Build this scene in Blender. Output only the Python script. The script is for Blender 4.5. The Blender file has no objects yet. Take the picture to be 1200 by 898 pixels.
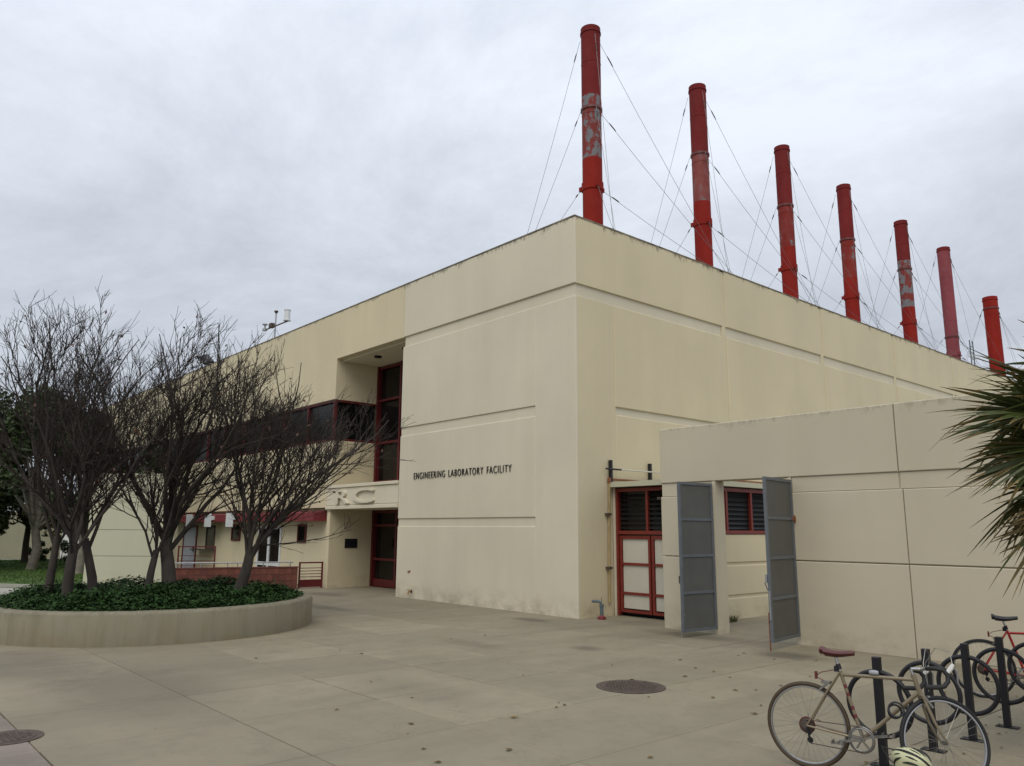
import bpy, math, random
from mathutils import Vector, Matrix
random.seed(7)
R = math.radians
scene = bpy.context.scene
COL = scene.collection

# ------------------------------------------------------------------ camera
CAM = Vector((12.776, -13.134, 1.95))
YAW, PITCH, ROLL, FPX = -0.8545, 0.1852, 0.0061, 919.4
def cam_axes():
    cy, sy, cp, sp = math.cos(YAW), math.sin(YAW), math.cos(PITCH), math.sin(PITCH)
    f = Vector((sy*cp, cy*cp, sp)); r = Vector((cy, -sy, 0)); u = r.cross(f)
    cr, sr = math.cos(ROLL), math.sin(ROLL)
    return cr*r + sr*u, -sr*r + cr*u, f
cr_, cu_, cf_ = cam_axes()
cd = bpy.data.cameras.new('camera'); cam = bpy.data.objects.new('camera', cd); COL.objects.link(cam)
cam.matrix_world = Matrix(((cr_.x, cu_.x, -cf_.x, CAM.x), (cr_.y, cu_.y, -cf_.y, CAM.y), (cr_.z, cu_.z, -cf_.z, CAM.z), (0, 0, 0, 1)))
cd.sensor_fit = 'HORIZONTAL'; cd.sensor_width = 36; cd.lens = FPX/1200*36
cd.clip_end = 3000; cd.clip_start = 0.05
scene.camera = cam

# ------------------------------------------------------------------ sky and sun (overcast)
SUN_DIR = Vector((0.50, -0.72, 1.05)).normalized()      # towards the sun, behind cloud
elev = math.asin(SUN_DIR.z); azim = math.atan2(SUN_DIR.x, SUN_DIR.y)
world = bpy.data.worlds.new('World'); scene.world = world; world.use_nodes = True
nt = world.node_tree; N = nt.nodes; L = nt.links; N.clear()
out = N.new('ShaderNodeOutputWorld')
sky = N.new('ShaderNodeTexSky'); sky.sky_type = 'NISHITA'; sky.sun_disc = False
sky.sun_elevation = elev; sky.sun_rotation = azim; sky.dust_density = 3.0
bg1 = N.new('ShaderNodeBackground'); bg1.inputs['Strength'].default_value = 0.10; L.new(sky.outputs[0], bg1.inputs[0])
tc = N.new('ShaderNodeTexCoord')
sep = N.new('ShaderNodeSeparateXYZ'); L.new(tc.outputs['Generated'], sep.inputs[0])
def math_node(op, a=None, b=None, clamp=False):
    n = N.new('ShaderNodeMath'); n.operation = op; n.use_clamp = clamp
    for i, v in enumerate((a, b)):
        if v is None: continue
        if isinstance(v, (int, float)): n.inputs[i].default_value = v
        else: L.new(v, n.inputs[i])
    return n.outputs[0]
zz = math_node('MAXIMUM', sep.outputs[2], 0.0)
den = math_node('ADD', zz, 0.22)
cx = math_node('DIVIDE', sep.outputs[0], den); cy = math_node('DIVIDE', sep.outputs[1], den)
comb = N.new('ShaderNodeCombineXYZ'); L.new(cx, comb.inputs[0]); L.new(cy, comb.inputs[1]); comb.inputs[2].default_value = 56.17
nz = N.new('ShaderNodeTexNoise'); nz.inputs['Scale'].default_value = 1.0; nz.inputs['Detail'].default_value = 9
nz.inputs['Roughness'].default_value = 0.66; nz.inputs['Distortion'].default_value = 0.25; L.new(comb.outputs[0], nz.inputs['Vector'])
rmp = N.new('ShaderNodeValToRGB'); L.new(nz.outputs['Fac'], rmp.inputs[0])
rmp.color_ramp.elements[0].position = 0.33; rmp.color_ramp.elements[0].color = (0.52, 0.56, 0.635, 1)
rmp.color_ramp.elements[1].position = 0.64; rmp.color_ramp.elements[1].color = (0.76, 0.81, 0.89, 1)
# an overcast sky brightens steadily from the horizon to the zenith
grad = math_node('ADD', math_node('MULTIPLY', zz, 0.98), 0.66)
mul = N.new('ShaderNodeVectorMath'); mul.operation = 'SCALE'; L.new(rmp.outputs[0], mul.inputs[0]); L.new(grad, mul.inputs['Scale'])
bg2 = N.new('ShaderNodeBackground'); bg2.inputs['Strength'].default_value = 1.0; L.new(mul.outputs[0], bg2.inputs[0])
mix = N.new('ShaderNodeMixShader'); mix.inputs[0].default_value = 0.93
L.new(bg1.outputs[0], mix.inputs[1]); L.new(bg2.outputs[0], mix.inputs[2]); L.new(mix.outputs[0], out.inputs[0])

sl = bpy.data.lights.new('sun', 'SUN'); sl.energy = 1.2; sl.angle = R(40); sl.color = (1.0, 0.93, 0.80)
so = bpy.data.objects.new('sun', sl); COL.objects.link(so); so.rotation_euler = SUN_DIR.to_track_quat('Z', 'Y').to_euler()
so.location = (20, -20, 40)

scene.view_settings.view_transform = 'Standard'; scene.view_settings.look = 'None'
scene.view_settings.exposure = 0.12; scene.view_settings.gamma = 1.0; scene.view_settings.use_curve_mapping = False

# ------------------------------------------------------------------ materials
MATS = {}
def new_mat(name):
    m = bpy.data.materials.new(name); m.use_nodes = True; MATS[name] = m
    return m, m.node_tree.nodes, m.node_tree.links, m.node_tree.nodes['Principled BSDF']
def simple(name, col, rough=0.6, metal=0.0, var=0.12, scale=6.0, bump=0.0, bscale=60.0, spec=None, objrand=0.0, stretch=(1, 1, 1)):
    m, n, l, b = new_mat(name)
    t = n.new('ShaderNodeTexCoord'); mp = n.new('ShaderNodeMapping'); mp.inputs['Scale'].default_value = stretch
    l.new(t.outputs['Object'], mp.inputs[0])
    ns = n.new('ShaderNodeTexNoise'); ns.inputs['Scale'].default_value = scale; ns.inputs['Detail'].default_value = 6; l.new(mp.outputs[0], ns.inputs['Vector'])
    r = n.new('ShaderNodeMapRange'); r.inputs[1].default_value = 0.25; r.inputs[2].default_value = 0.75
    r.inputs[3].default_value = 1-var; r.inputs[4].default_value = 1+var; l.new(ns.outputs['Fac'], r.inputs[0])
    fac = r.outputs[0]
    if objrand:
        oi = n.new('ShaderNodeObjectInfo'); rr = n.new('ShaderNodeMapRange'); rr.inputs[3].default_value = 1-objrand; rr.inputs[4].default_value = 1+objrand
        l.new(oi.outputs['Random'], rr.inputs[0]); mm = n.new('ShaderNodeMath'); mm.operation = 'MULTIPLY'; l.new(fac, mm.inputs[0]); l.new(rr.outputs[0], mm.inputs[1]); fac = mm.outputs[0]
    v = n.new('ShaderNodeVectorMath'); v.operation = 'SCALE'; v.inputs[0].default_value = col[:3]; l.new(fac, v.inputs['Scale'])
    l.new(v.outputs[0], b.inputs['Base Color'])
    b.inputs['Roughness'].default_value = rough; b.inputs['Metallic'].default_value = metal
    if spec is not None: b.inputs['Specular IOR Level'].default_value = spec
    if bump:
        n2 = n.new('ShaderNodeTexNoise'); n2.inputs['Scale'].default_value = bscale; n2.inputs['Detail'].default_value = 4; l.new(t.outputs['Object'], n2.inputs['Vector'])
        bp = n.new('ShaderNodeBump'); bp.inputs['Strength'].default_value = bump; bp.inputs['Distance'].default_value = 0.02
        l.new(n2.outputs['Fac'], bp.inputs['Height']); l.new(bp.outputs[0], b.inputs['Normal'])
    return m
def mixcol(n, l, fac, a, bcol, blend='MIX'):
    x = n.new('ShaderNodeMix'); x.data_type = 'RGBA'; x.blend_type = blend
    if isinstance(fac, (int, float)): x.inputs[0].default_value = fac
    else: l.new(fac, x.inputs[0])
    for i, v in ((6, a), (7, bcol)):
        if isinstance(v, tuple): x.inputs[i].default_value = v if len(v) == 4 else v + (1,)
        else: l.new(v, x.inputs[i])
    return x.outputs[2]
def noise(n, l, vec, scale, detail=5, stretch=None, rough=0.55):
    if stretch:
        mp = n.new('ShaderNodeMapping'); mp.inputs['Scale'].default_value = stretch; l.new(vec, mp.inputs[0]); vec = mp.outputs[0]
    x = n.new('ShaderNodeTexNoise'); x.inputs['Scale'].default_value = scale; x.inputs['Detail'].default_value = detail; x.inputs['Roughness'].default_value = rough
    l.new(vec, x.inputs['Vector']); return x.outputs['Fac']
def rng(n, l, v, a, b_, c=0.0, d=1.0):
    x = n.new('ShaderNodeMapRange'); x.inputs[1].default_value = a; x.inputs[2].default_value = b_; x.inputs[3].default_value = c; x.inputs[4].default_value = d
    l.new(v, x.inputs[0]); return x.outputs[0]
def mth(n, l, op, a, b_=None):
    x = n.new('ShaderNodeMath'); x.operation = op
    for i, v in enumerate((a, b_)):
        if v is None: continue
        if isinstance(v, (int, float)): x.inputs[i].default_value = v
        else: l.new(v, x.inputs[i])
    return x.outputs[0]

def stucco(name, col, topz=None, base_grime=0.0, tops=0.8, sk=0.20, ss=1.6):
    m, n, l, b = new_mat(name)
    g = n.new('ShaderNodeNewGeometry'); P = g.outputs['Position']
    s = n.new('ShaderNodeSeparateXYZ'); l.new(P, s.inputs[0]); z = s.outputs[2]
    big = noise(n, l, P, 0.35, 4); streak = noise(n, l, P, ss, 5, (1.0, 1.0, 0.10)); mid = noise(n, l, P, 3.0, 5)
    c = mixcol(n, l, rng(n, l, big, 0.3, 0.7), tuple(x*0.93 for x in col), tuple(min(1, x*1.05) for x in col))
    c = mixcol(n, l, rng(n, l, streak, 0.46, 0.74, 0, sk), c, tuple(x*y for x, y in zip(col, (0.78, 0.77, 0.73))))
    c = mixcol(n, l, rng(n, l, mid, 0.55, 0.8, 0, 0.20), c, tuple(x*0.86 for x in col))
    # blotchy patched paint
    vor = n.new('ShaderNodeTexVoronoi'); vor.inputs['Scale'].default_value = 0.8; l.new(P, vor.inputs['Vector'])
    sp = n.new('ShaderNodeSeparateColor'); l.new(vor.outputs['Color'], sp.inputs[0])
    c = mixcol(n, l, rng(n, l, sp.outputs[0], 0.0, 1.0, 0, 0.08), c, tuple(x*0.85 for x in col))
    if topz:
        n1 = noise(n, l, P, 2.2, 6, (1, 1, 0.5), 0.7); n2 = noise(n, l, P, 14.0, 5, (1, 1, 0.35), 0.6)
        h = mth(n, l, 'SUBTRACT', topz, z)
        reach = mth(n, l, 'ADD', mth(n, l, 'MULTIPLY', rng(n, l, n1, 0.42, 0.75), 0.34), 0.012)
        f = mth(n, l, 'SUBTRACT', 1.0, mth(n, l, 'DIVIDE', h, reach)); f = rng(n, l, f, 0.0, 0.6)
        f = mth(n, l, 'MULTIPLY', f, rng(n, l, n2, 0.40, 0.62))
        c = mixcol(n, l, mth(n, l, 'MULTIPLY', f, tops), c, (0.10, 0.085, 0.06))
    if base_grime:
        n1 = noise(n, l, P, 2.0, 6, (1, 1, 1.4), 0.65)
        f = rng(n, l, z, 0.0, 0.55, 1.0, 0.0); f = mth(n, l, 'MULTIPLY', f, rng(n, l, n1, 0.42, 0.68))
        c = mixcol(n, l, mth(n, l, 'MULTIPLY', f, base_grime), c, (0.20, 0.155, 0.085))
    l.new(c, b.inputs['Base Color']); b.inputs['Roughness'].default_value = 0.88; b.inputs['Specular IOR Level'].default_value = 0.25
    fine = noise(n, l, P, 70, 3); f2 = noise(n, l, P, 2.0, 3)
    hgt = mth(n, l, 'ADD', mth(n, l, 'MULTIPLY', fine, 0.35), mth(n, l, 'MULTIPLY', f2, 1.2))
    bp = n.new('ShaderNodeBump'); bp.inputs['Strength'].default_value = 0.22; bp.inputs['Distance'].default_value = 0.012
    l.new(hgt, bp.inputs['Height']); l.new(bp.outputs[0], b.inputs['Normal'])
    return m
CREAM = (0.625, 0.570, 0.440)
SIDEC = (0.605, 0.530, 0.362)
stucco('stucco_side', SIDEC, None, 0.55); stucco('stucco_side_top', SIDEC, 9.60)
stucco('stucco', CREAM, None, 0.55)
stucco('stucco_top', CREAM, 9.60)
stucco('stucco_gate', (0.515, 0.462, 0.348), 4.09, 0.5, 0.3)
stucco('stucco_core', tuple(x*0.97 for x in CREAM), None, 0.4)
stucco('stucco_pale', (0.47, 0.46, 0.34), None, 0.2)

def concrete(name, col, spots=()):
    m, n, l, b = new_mat(name)
    g = n.new('ShaderNodeNewGeometry'); P = g.outputs['Position']
    oi = n.new('ShaderNodeObjectInfo')
    big = noise(n, l, P, 0.45, 5); mid = noise(n, l, P, 2.4, 6, None, 0.65); sw = noise(n, l, P, 1.2, 5, (1.0, 0.25, 1), 0.6); fine = noise(n, l, P, 45, 4, None, 0.7)
    c = mixcol(n, l, rng(n, l, oi.outputs['Random'], 0, 1), tuple(x*0.86 for x in col), tuple(x*1.16 for x in col))
    c = mixcol(n, l, rng(n, l, big, 0.35, 0.68, 0, 0.65), c, tuple(x*y for x, y in zip(col, (0.74, 0.76, 0.72))))
    c = mixcol(n, l, rng(n, l, mid, 0.48, 0.75, 0, 0.55), c, tuple(x*0.64 for x in col))
    c = mixcol(n, l, rng(n, l, sw, 0.48, 0.72, 0, 0.60), c, tuple(x*0.62 for x in col))
    tide = noise(n, l, P, 0.7, 6, None, 0.6); td = mth(n, l, 'ABSOLUTE', mth(n, l, 'SUBTRACT', tide, 0.52))
    c = mixcol(n, l, rng(n, l, td, 0.0, 0.012, 0.30, 0.0), c, tuple(x*0.6 for x in col))
    vg = n.new('ShaderNodeTexVoronoi'); vg.inputs['Scale'].default_value = 2.6; l.new(P, vg.inputs['Vector'])
    sg = n.new('ShaderNodeSeparateColor'); l.new(vg.outputs['Color'], sg.inputs[0])
    gum = mth(n, l, 'MULTIPLY', rng(n, l, vg.outputs['Distance'], 0.035, 0.06, 1.0, 0.0), rng(n, l, sg.outputs[0], 0.55, 0.6))
    c = mixcol(n, l, mth(n, l, 'MULTIPLY', gum, 0.55), c, tuple(x*0.35 for x in col))
    c = mixcol(n, l, rng(n, l, fine, 0.3, 0.7, 0, 0.28), c, tuple(x*0.74 for x in col))
    pale = noise(n, l, P, 0.9, 6, None, 0.7)
    c = mixcol(n, l, rng(n, l, pale, 0.62, 0.74, 0, 0.35), c, tuple(min(1, x*1.25) for x in col))
    for (sx, sy, rx, ry, k) in spots:
        v = n.new('ShaderNodeVectorMath'); v.operation = 'SUBTRACT'; l.new(P, v.inputs[0]); v.inputs[1].default_value = (sx, sy, 0)
        v2 = n.new('ShaderNodeVectorMath'); v2.operation = 'MULTIPLY'; l.new(v.outputs[0], v2.inputs[0]); v2.inputs[1].default_value = (1/rx, 1/ry, 0)
        ln = n.new('ShaderNodeVectorMath'); ln.operation = 'LENGTH'; l.new(v2.outputs[0], ln.inputs[0])
        dist = mth(n, l, 'ADD', ln.outputs['Value'], mth(n, l, 'MULTIPLY', mth(n, l, 'SUBTRACT', mid, 0.5), 1.6))
        c = mixcol(n, l, rng(n, l, dist, 0.45, 1.15, k, 0.0), c, tuple(x*0.30 for x in col))
    l.new(c, b.inputs['Base Color']); b.inputs['Roughness'].default_value = 0.8; b.inputs['Specular IOR Level'].default_value = 0.3
    bp = n.new('ShaderNodeBump'); bp.inputs['Strength'].default_value = 0.25; bp.inputs['Distance'].default_value = 0.006
    l.new(mth(n, l, 'ADD', fine, mid), bp.inputs['Height']); l.new(bp.outputs[0], b.inputs['Normal'])
    return m
SPOTS = [(2.0, -9.9, 2.2, 1.0, 0.35), (-0.5, -10.6, 2.0, 0.8, 0.35), (4.5, -7.3, 1.6, 0.5, 0.22), (3.2, -3.1, 0.32, 0.30, 0.55), (-0.55, -0.95, 0.55, 0.30, 0.6), (5.75, -1.15, 0.62, 0.42, 0.7), (3.3, -0.35, 1.3, 0.40, 0.45), (1.3, 0.4, 0.9, 0.5, 0.35), (-6.0, -3.2, 1.6, 0.35, 0.45), (-9.5, -1.2, 1.2, 0.5, 0.4), (1.6, -4.3, 0.8, 0.3, 0.3)]
concrete('slab_concrete', (0.262, 0.228, 0.162), SPOTS)
concrete('slab_pink', (0.235, 0.195, 0.165))
stucco('planter_concrete', (0.225, 0.205, 0.145), 0.56, 0.7, 0.35, 1.0, 7.0)
concrete('path_concrete', (0.36, 0.35, 0.30))
simple('joint_dirt', (0.055, 0.05, 0.04), 0.95, var=0.4, scale=3)
simple('soil', (0.045, 0.035, 0.025), 0.95, var=0.3)
simple('lawn_ground', (0.045, 0.085, 0.012), 0.95, var=0.35, scale=0.6)
simple('grass', (0.050, 0.105, 0.012), 0.8, var=0.35, scale=0.5)
simple('ivy', (0.021, 0.050, 0.011), 0.75, var=0.6, scale=5, spec=0.2)
simple('bark', (0.046, 0.037, 0.030), 0.9, var=0.35, scale=9, bump=0.6, bscale=40, stretch=(1, 1, 0.3))
simple('bark_pale', (0.20, 0.18, 0.145), 0.9, var=0.35, scale=6, bump=0.5, bscale=30)
simple('twig', (0.025, 0.017, 0.0125), 0.9, var=0.3, scale=4)
simple('dry_leaf', (0.085, 0.035, 0.02), 0.8, var=0.4, scale=6)
simple('litter_leaf', (0.19, 0.125, 0.045), 0.8, var=0.3, scale=3, objrand=0.45)
simple('foliage', (0.036, 0.060, 0.014), 0.6, var=0.6, scale=0.7)
simple('foliage_yellow', (0.075, 0.080, 0.018), 0.6, var=0.5, scale=0.9)
simple('red_paint', (0.165, 0.021, 0.012), 0.5, var=0.18, scale=5, bump=0.08)
simple('entrance_red', (0.105, 0.010, 0.012), 0.45, var=0.12, scale=4)
simple('awning_red', (0.17, 0.022, 0.024), 0.7, var=0.15, scale=3)
simple('block_red', (0.135, 0.045, 0.032), 0.9, var=0.3, scale=7, bump=0.5, bscale=40, objrand=0.16)
simple('mortar', (0.17, 0.10, 0.08), 0.95, var=0.2)
simple('door_white', (0.50, 0.48, 0.40), 0.6, var=0.06, scale=2)
simple('white_paint', (0.62, 0.63, 0.63), 0.5, var=0.06)
simple('grey_door', (0.42, 0.44, 0.47), 0.5, var=0.06)
simple('gate_frame_blue', (0.108, 0.120, 0.133), 0.5, var=0.16, scale=6, bump=0.05)
simple('gate_sheet', (0.088, 0.088, 0.081), 0.55, var=0.12, scale=2.5)
simple('black_steel', (0.006, 0.006, 0.009), 0.5, var=0.25, scale=8)
simple('rusty_steel', (0.20, 0.075, 0.030), 0.85, var=0.4, scale=14, bump=0.3)
simple('dark_iron', (0.070, 0.050, 0.038), 0.75, var=0.35, scale=12, bump=0.3, bscale=50)
simple('yellow_pipe', (0.33, 0.25, 0.12), 0.6, var=0.25, scale=6)
simple('blue_pipe', (0.085, 0.112, 0.125), 0.55, var=0.25, scale=10)
simple('flange_red', (0.15, 0.018, 0.024), 0.55, var=0.2)
simple('brass', (0.38, 0.22, 0.07), 0.4, 0.9, var=0.2)
simple('galvanised', (0.33, 0.34, 0.35), 0.45, 0.6, var=0.15)
simple('wire', (0.17, 0.17, 0.175), 0.5, 0.5, var=0.1)
simple('dark_void', (0.006, 0.006, 0.007), 0.9, var=0.1)
simple('plaque_black', (0.012, 0.012, 0.014), 0.35, var=0.1)
simple('letter_black', (0.014, 0.014, 0.016), 0.5, var=0.1)
simple('roofing', (0.22, 0.22, 0.21), 0.95, var=0.2)
simple('coping_stained', (0.17, 0.145, 0.105), 0.95, var=0.75, scale=3.5, bump=0.3)
simple('bike_tan', (0.20, 0.160, 0.105), 0.35, 0.25, var=0.08)
simple('bike_red', (0.33, 0.018, 0.018), 0.3, 0.1, var=0.06)
simple('tyre_black', (0.012, 0.012, 0.013), 0.75, var=0.2)
simple('tyre_gum', (0.055, 0.035, 0.016), 0.7, var=0.15)
simple('chrome', (0.42, 0.42, 0.42), 0.35, 1.0, var=0.05)
simple('steel_dull', (0.30, 0.29, 0.27), 0.35, 0.9, var=0.15)
simple('saddle_brown', (0.075, 0.016, 0.014), 0.5, var=0.2)
simple('saddle_black', (0.012, 0.012, 0.016), 0.5, var=0.2)
simple('tape_black', (0.012, 0.012, 0.012), 0.65, var=0.2)
simple('hood_white', (0.55, 0.54, 0.50), 0.5, var=0.08)
simple('helmet_cream', (0.50, 0.50, 0.30), 0.4, var=0.06)
simple('orange_plastic', (0.55, 0.14, 0.02), 0.35, var=0.05)
simple('maroon_plastic', (0.11, 0.022, 0.018), 0.45, var=0.1)
simple('palm_green', (0.058, 0.074, 0.016), 0.5, var=0.45, scale=3)
simple('palm_dry', (0.15, 0.105, 0.028), 0.6, var=0.4, scale=4)
simple('palm_bark', (0.07, 0.05, 0.035), 0.95, var=0.4, scale=10, bump=0.8)
def glass(name, col, rough=0.06):
    m, n, l, b = new_mat(name)
    g = n.new('ShaderNodeNewGeometry')
    c = mixcol(n, l, rng(n, l, noise(n, l, g.outputs['Position'], 0.9, 3), 0.35, 0.7), tuple(x*0.5 for x in col), tuple(x*1.6 for x in col))
    l.new(c, b.inputs['Base Color']); b.inputs['Roughness'].default_value = rough; b.inputs['IOR'].default_value = 1.45
    b.inputs['Specular IOR Level'].default_value = 0.35
    return m
glass('dark_glass', (0.012, 0.010, 0.008)); glass('louvre_glass', (0.008, 0.0085, 0.008), 0.4); glass('ribbon_glass', (0.010, 0.010, 0.010), 0.2)
def stack_paint(name, col, peel, peelcol=(0.17, 0.168, 0.178), fade=0.3):
    m, n, l, b = new_mat(name)
    g = n.new('ShaderNodeNewGeometry'); P = g.outputs['Position']
    big = noise(n, l, P, 1.5, 5, (1, 1, 0.35)); md = noise(n, l, P, 3.2, 7, (1, 1, 0.8), 0.62)
    c = mixcol(n, l, rng(n, l, big, 0.35, 0.7, 0, 1), tuple(x*0.85 for x in col), tuple(x*1.1 for x in col))
    c = mixcol(n, l, rng(n, l, md, 0.45, 0.75, 0, fade), c, (0.27, 0.15, 0.14))
    if peel:
        f = rng(n, l, md, 0.62-peel*0.25, 0.66-peel*0.25)
        c = mixcol(n, l, f, c, peelcol)
    l.new(c, b.inputs['Base Color']); b.inputs['Roughness'].default_value = 0.75; b.inputs['Specular IOR Level'].default_value = 0.15
    bp = n.new('ShaderNodeBump'); bp.inputs['Strength'].default_value = 0.15; bp.inputs['Distance'].default_value = 0.01; l.new(md, bp.inputs['Height']); l.new(bp.outputs[0], b.inputs['Normal'])
stack_paint('stack_upper', (0.165, 0.016, 0.016), 0, fade=0.06)
stack_paint('stack_lower', (0.245, 0.015, 0.009), 0, fade=0.04)
stack_paint('stack_peeled', (0.20, 0.040, 0.034), 0.50, fade=0.5)
stack_paint('stack_peeled_some', (0.21, 0.026, 0.020), 0.06, fade=0.35)
stack_paint('stack_faded', (0.22, 0.055, 0.05), 0.05, fade=0.6)
stack_paint('stack_pink', (0.235, 0.055, 0.065), 0.0, fade=0.2)

# ------------------------------------------------------------------ mesh helpers
class MB:
    def __init__(s): s.v = []; s.f = []
    def add(s, vs, fs):
        o = len(s.v); s.v += [tuple(p) for p in vs]; s.f += [tuple(i+o for i in f) for f in fs]; return s
    def box(s, x0, x1, y0, y1, z0, z1):
        return s.add([(x0,y0,z0),(x1,y0,z0),(x1,y1,z0),(x0,y1,z0),(x0,y0,z1),(x1,y0,z1),(x1,y1,z1),(x0,y1,z1)],
                     [(0,3,2,1),(4,5,6,7),(0,1,5,4),(1,2,6,5),(2,3,7,6),(3,0,4,7)])
    def obox(s, a, b, w, h, up=(0,0,1)):
        a = Vector(a); b = Vector(b); d = (b-a).normalized(); upv = Vector(up)
        sd = d.cross(upv); sd = sd.normalized() if sd.length > 1e-5 else Vector((1,0,0)); u = sd.cross(d)
        vs = []
        for p in (a, b):
            for i, j in ((-1,-1),(1,-1),(1,1),(-1,1)): vs.append(p + sd*w/2*i + u*h/2*j)
        return s.add(vs, [(3,2,1,0),(4,5,6,7),(0,1,5,4),(1,2,6,5),(2,3,7,6),(3,0,4,7)])
    def tube(s, pts, r, n=8, closed=False, cap=True):
        pts = [Vector(p) for p in pts]; k = len(pts)
        rs = r if isinstance(r, (list, tuple)) else [r]*k
        tans = []
        for i in range(k):
            if closed: t = pts[(i+1) % k] - pts[i-1]
            else: t = pts[min(i+1, k-1)] - pts[max(i-1, 0)]
            tans.append(t.normalized() if t.length > 1e-9 else Vector((0,0,1)))
        t0 = tans[0]; nrm = t0.cross(Vector((0,0,1)) if abs(t0.z) < 0.9 else Vector((1,0,0))).normalized()
        o = len(s.v)
        for i in range(k):
            t = tans[i]; nrm = nrm - t*nrm.dot(t); nrm = nrm.normalized() if nrm.length > 1e-9 else t.orthogonal().normalized(); bn = t.cross(nrm)
            for j in range(n):
                a = 2*math.pi*j/n; s.v.append(tuple(pts[i] + (nrm*math.cos(a) + bn*math.sin(a))*rs[i]))
        for i in range(k if closed else k-1):
            i2 = (i+1) % k
            for j in range(n):
                j2 = (j+1) % n; s.f.append((o+i*n+j, o+i*n+j2, o+i2*n+j2, o+i2*n+j))
        if cap and not closed and n > 2:
            s.f.append(tuple(o+j for j in reversed(range(n)))); s.f.append(tuple(o+(k-1)*n+j for j in range(n)))
        return s
    def torus(s, c, ax, Rr, r, n=32, m=8, flat=1.0):
        c = Vector(c); ax = Vector(ax).normalized(); a = ax.orthogonal().normalized(); b = ax.cross(a); o = len(s.v)
        for i in range(n):
            t = 2*math.pi*i/n; d = a*math.cos(t) + b*math.sin(t)
            for j in range(m):
                p = 2*math.pi*j/m; s.v.append(tuple(c + d*(Rr + r*math.cos(p)) + ax*r*flat*math.sin(p)))
        for i in range(n):
            for j in range(m):
                s.f.append((o+i*m+j, o+((i+1) % n)*m+j, o+((i+1) % n)*m+(j+1) % m, o+i*m+(j+1) % m))
        return s
    def lathe(s, prof, c, ax=(0,0,1), n=24):
        c = Vector(c); ax = Vector(ax).normalized(); a = ax.orthogonal().normalized(); b = ax.cross(a); o = len(s.v); k = len(prof)
        for (r, h) in prof:
            for i in range(n):
                t = 2*math.pi*i/n; s.v.append(tuple(c + (a*math.cos(t)+b*math.sin(t))*r + ax*h))
        for q in range(k-1):
            for i in range(n):
                i2 = (i+1) % n; s.f.append((o+q*n+i, o+q*n+i2, o+(q+1)*n+i2, o+(q+1)*n+i))
        s.f.append(tuple(o+i for i in reversed(range(n)))); s.f.append(tuple(o+(k-1)*n+i for i in range(n)))
        return s
    def slab(s, fr, u0, u1, v0, v1, n0, n1, c=0.012):
        """chamfered panel in a wall frame fr=(origin,U,N); n0 back, n1 front"""
        O, U, Nn = fr; Z = Vector((0,0,1)); P = lambda u, v, q: O + U*u + Z*v + Nn*q
        vs = []
        for (q, i) in ((n0, 0), (n1-c, 0), (n1, c)):
            vs += [P(u0+i, v0+i, q), P(u1-i, v0+i, q), P(u1-i, v1-i, q), P(u0+i, v1-i, q)]
        fs = [(8,9,10,11), (3,2,1,0)]
        for k in (0, 4):
            for j in range(4):
                fs.append((k+j, k+(j+1) % 4, k+4+(j+1) % 4, k+4+j))
        if U.cross(Z).dot(Nn) < 0: fs = [tuple(reversed(f)) for f in fs]
        return s.add(vs, fs)
    def build(s, name, mat, parent=None, smooth=False, kind=None):
        me = bpy.data.meshes.new(name); me.from_pydata(s.v, [], s.f); me.update()
        me.materials.append(MATS[mat])
        if smooth:
            me.polygons.foreach_set('use_smooth', [True]*len(me.polygons))
            try: me.set_sharp_from_angle(angle=R(40))
            except Exception: pass
        o = bpy.data.objects.new(name, me); COL.objects.link(o)
        if parent: o.parent = parent
        if kind: o['kind'] = kind
        return o
def empty(name, loc=(0,0,0), rz=0.0):
    o = bpy.data.objects.new(name, None); COL.objects.link(o); o.location = loc; o.rotation_euler = (0,0,rz); o.empty_display_size = 0.3; return o
def tag(o, label=None, cat=None, group=None, kind=None):
    if label: o['label'] = label
    if cat: o['category'] = cat
    if group: o['group'] = group
    if kind: o['kind'] = kind
    return o
def share(src, name, parent=None, loc=None):
    c = src.copy(); c.name = name; COL.objects.link(c); c.parent = parent
    if loc is not None: c.location = loc
    return c
V = Vector
FRONT = (V((0,0,0)), V((1,0,0)), V((0,-1,0)))          # facade with the lettering
SIDE = (V((0,0,0)), V((0,1,0)), V((1,0,0)))            # long side under the stacks
REC = (V((-11.75,0,0)), V((0,1,0)), V((1,0,0)))        # side wall of the entrance recess

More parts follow.
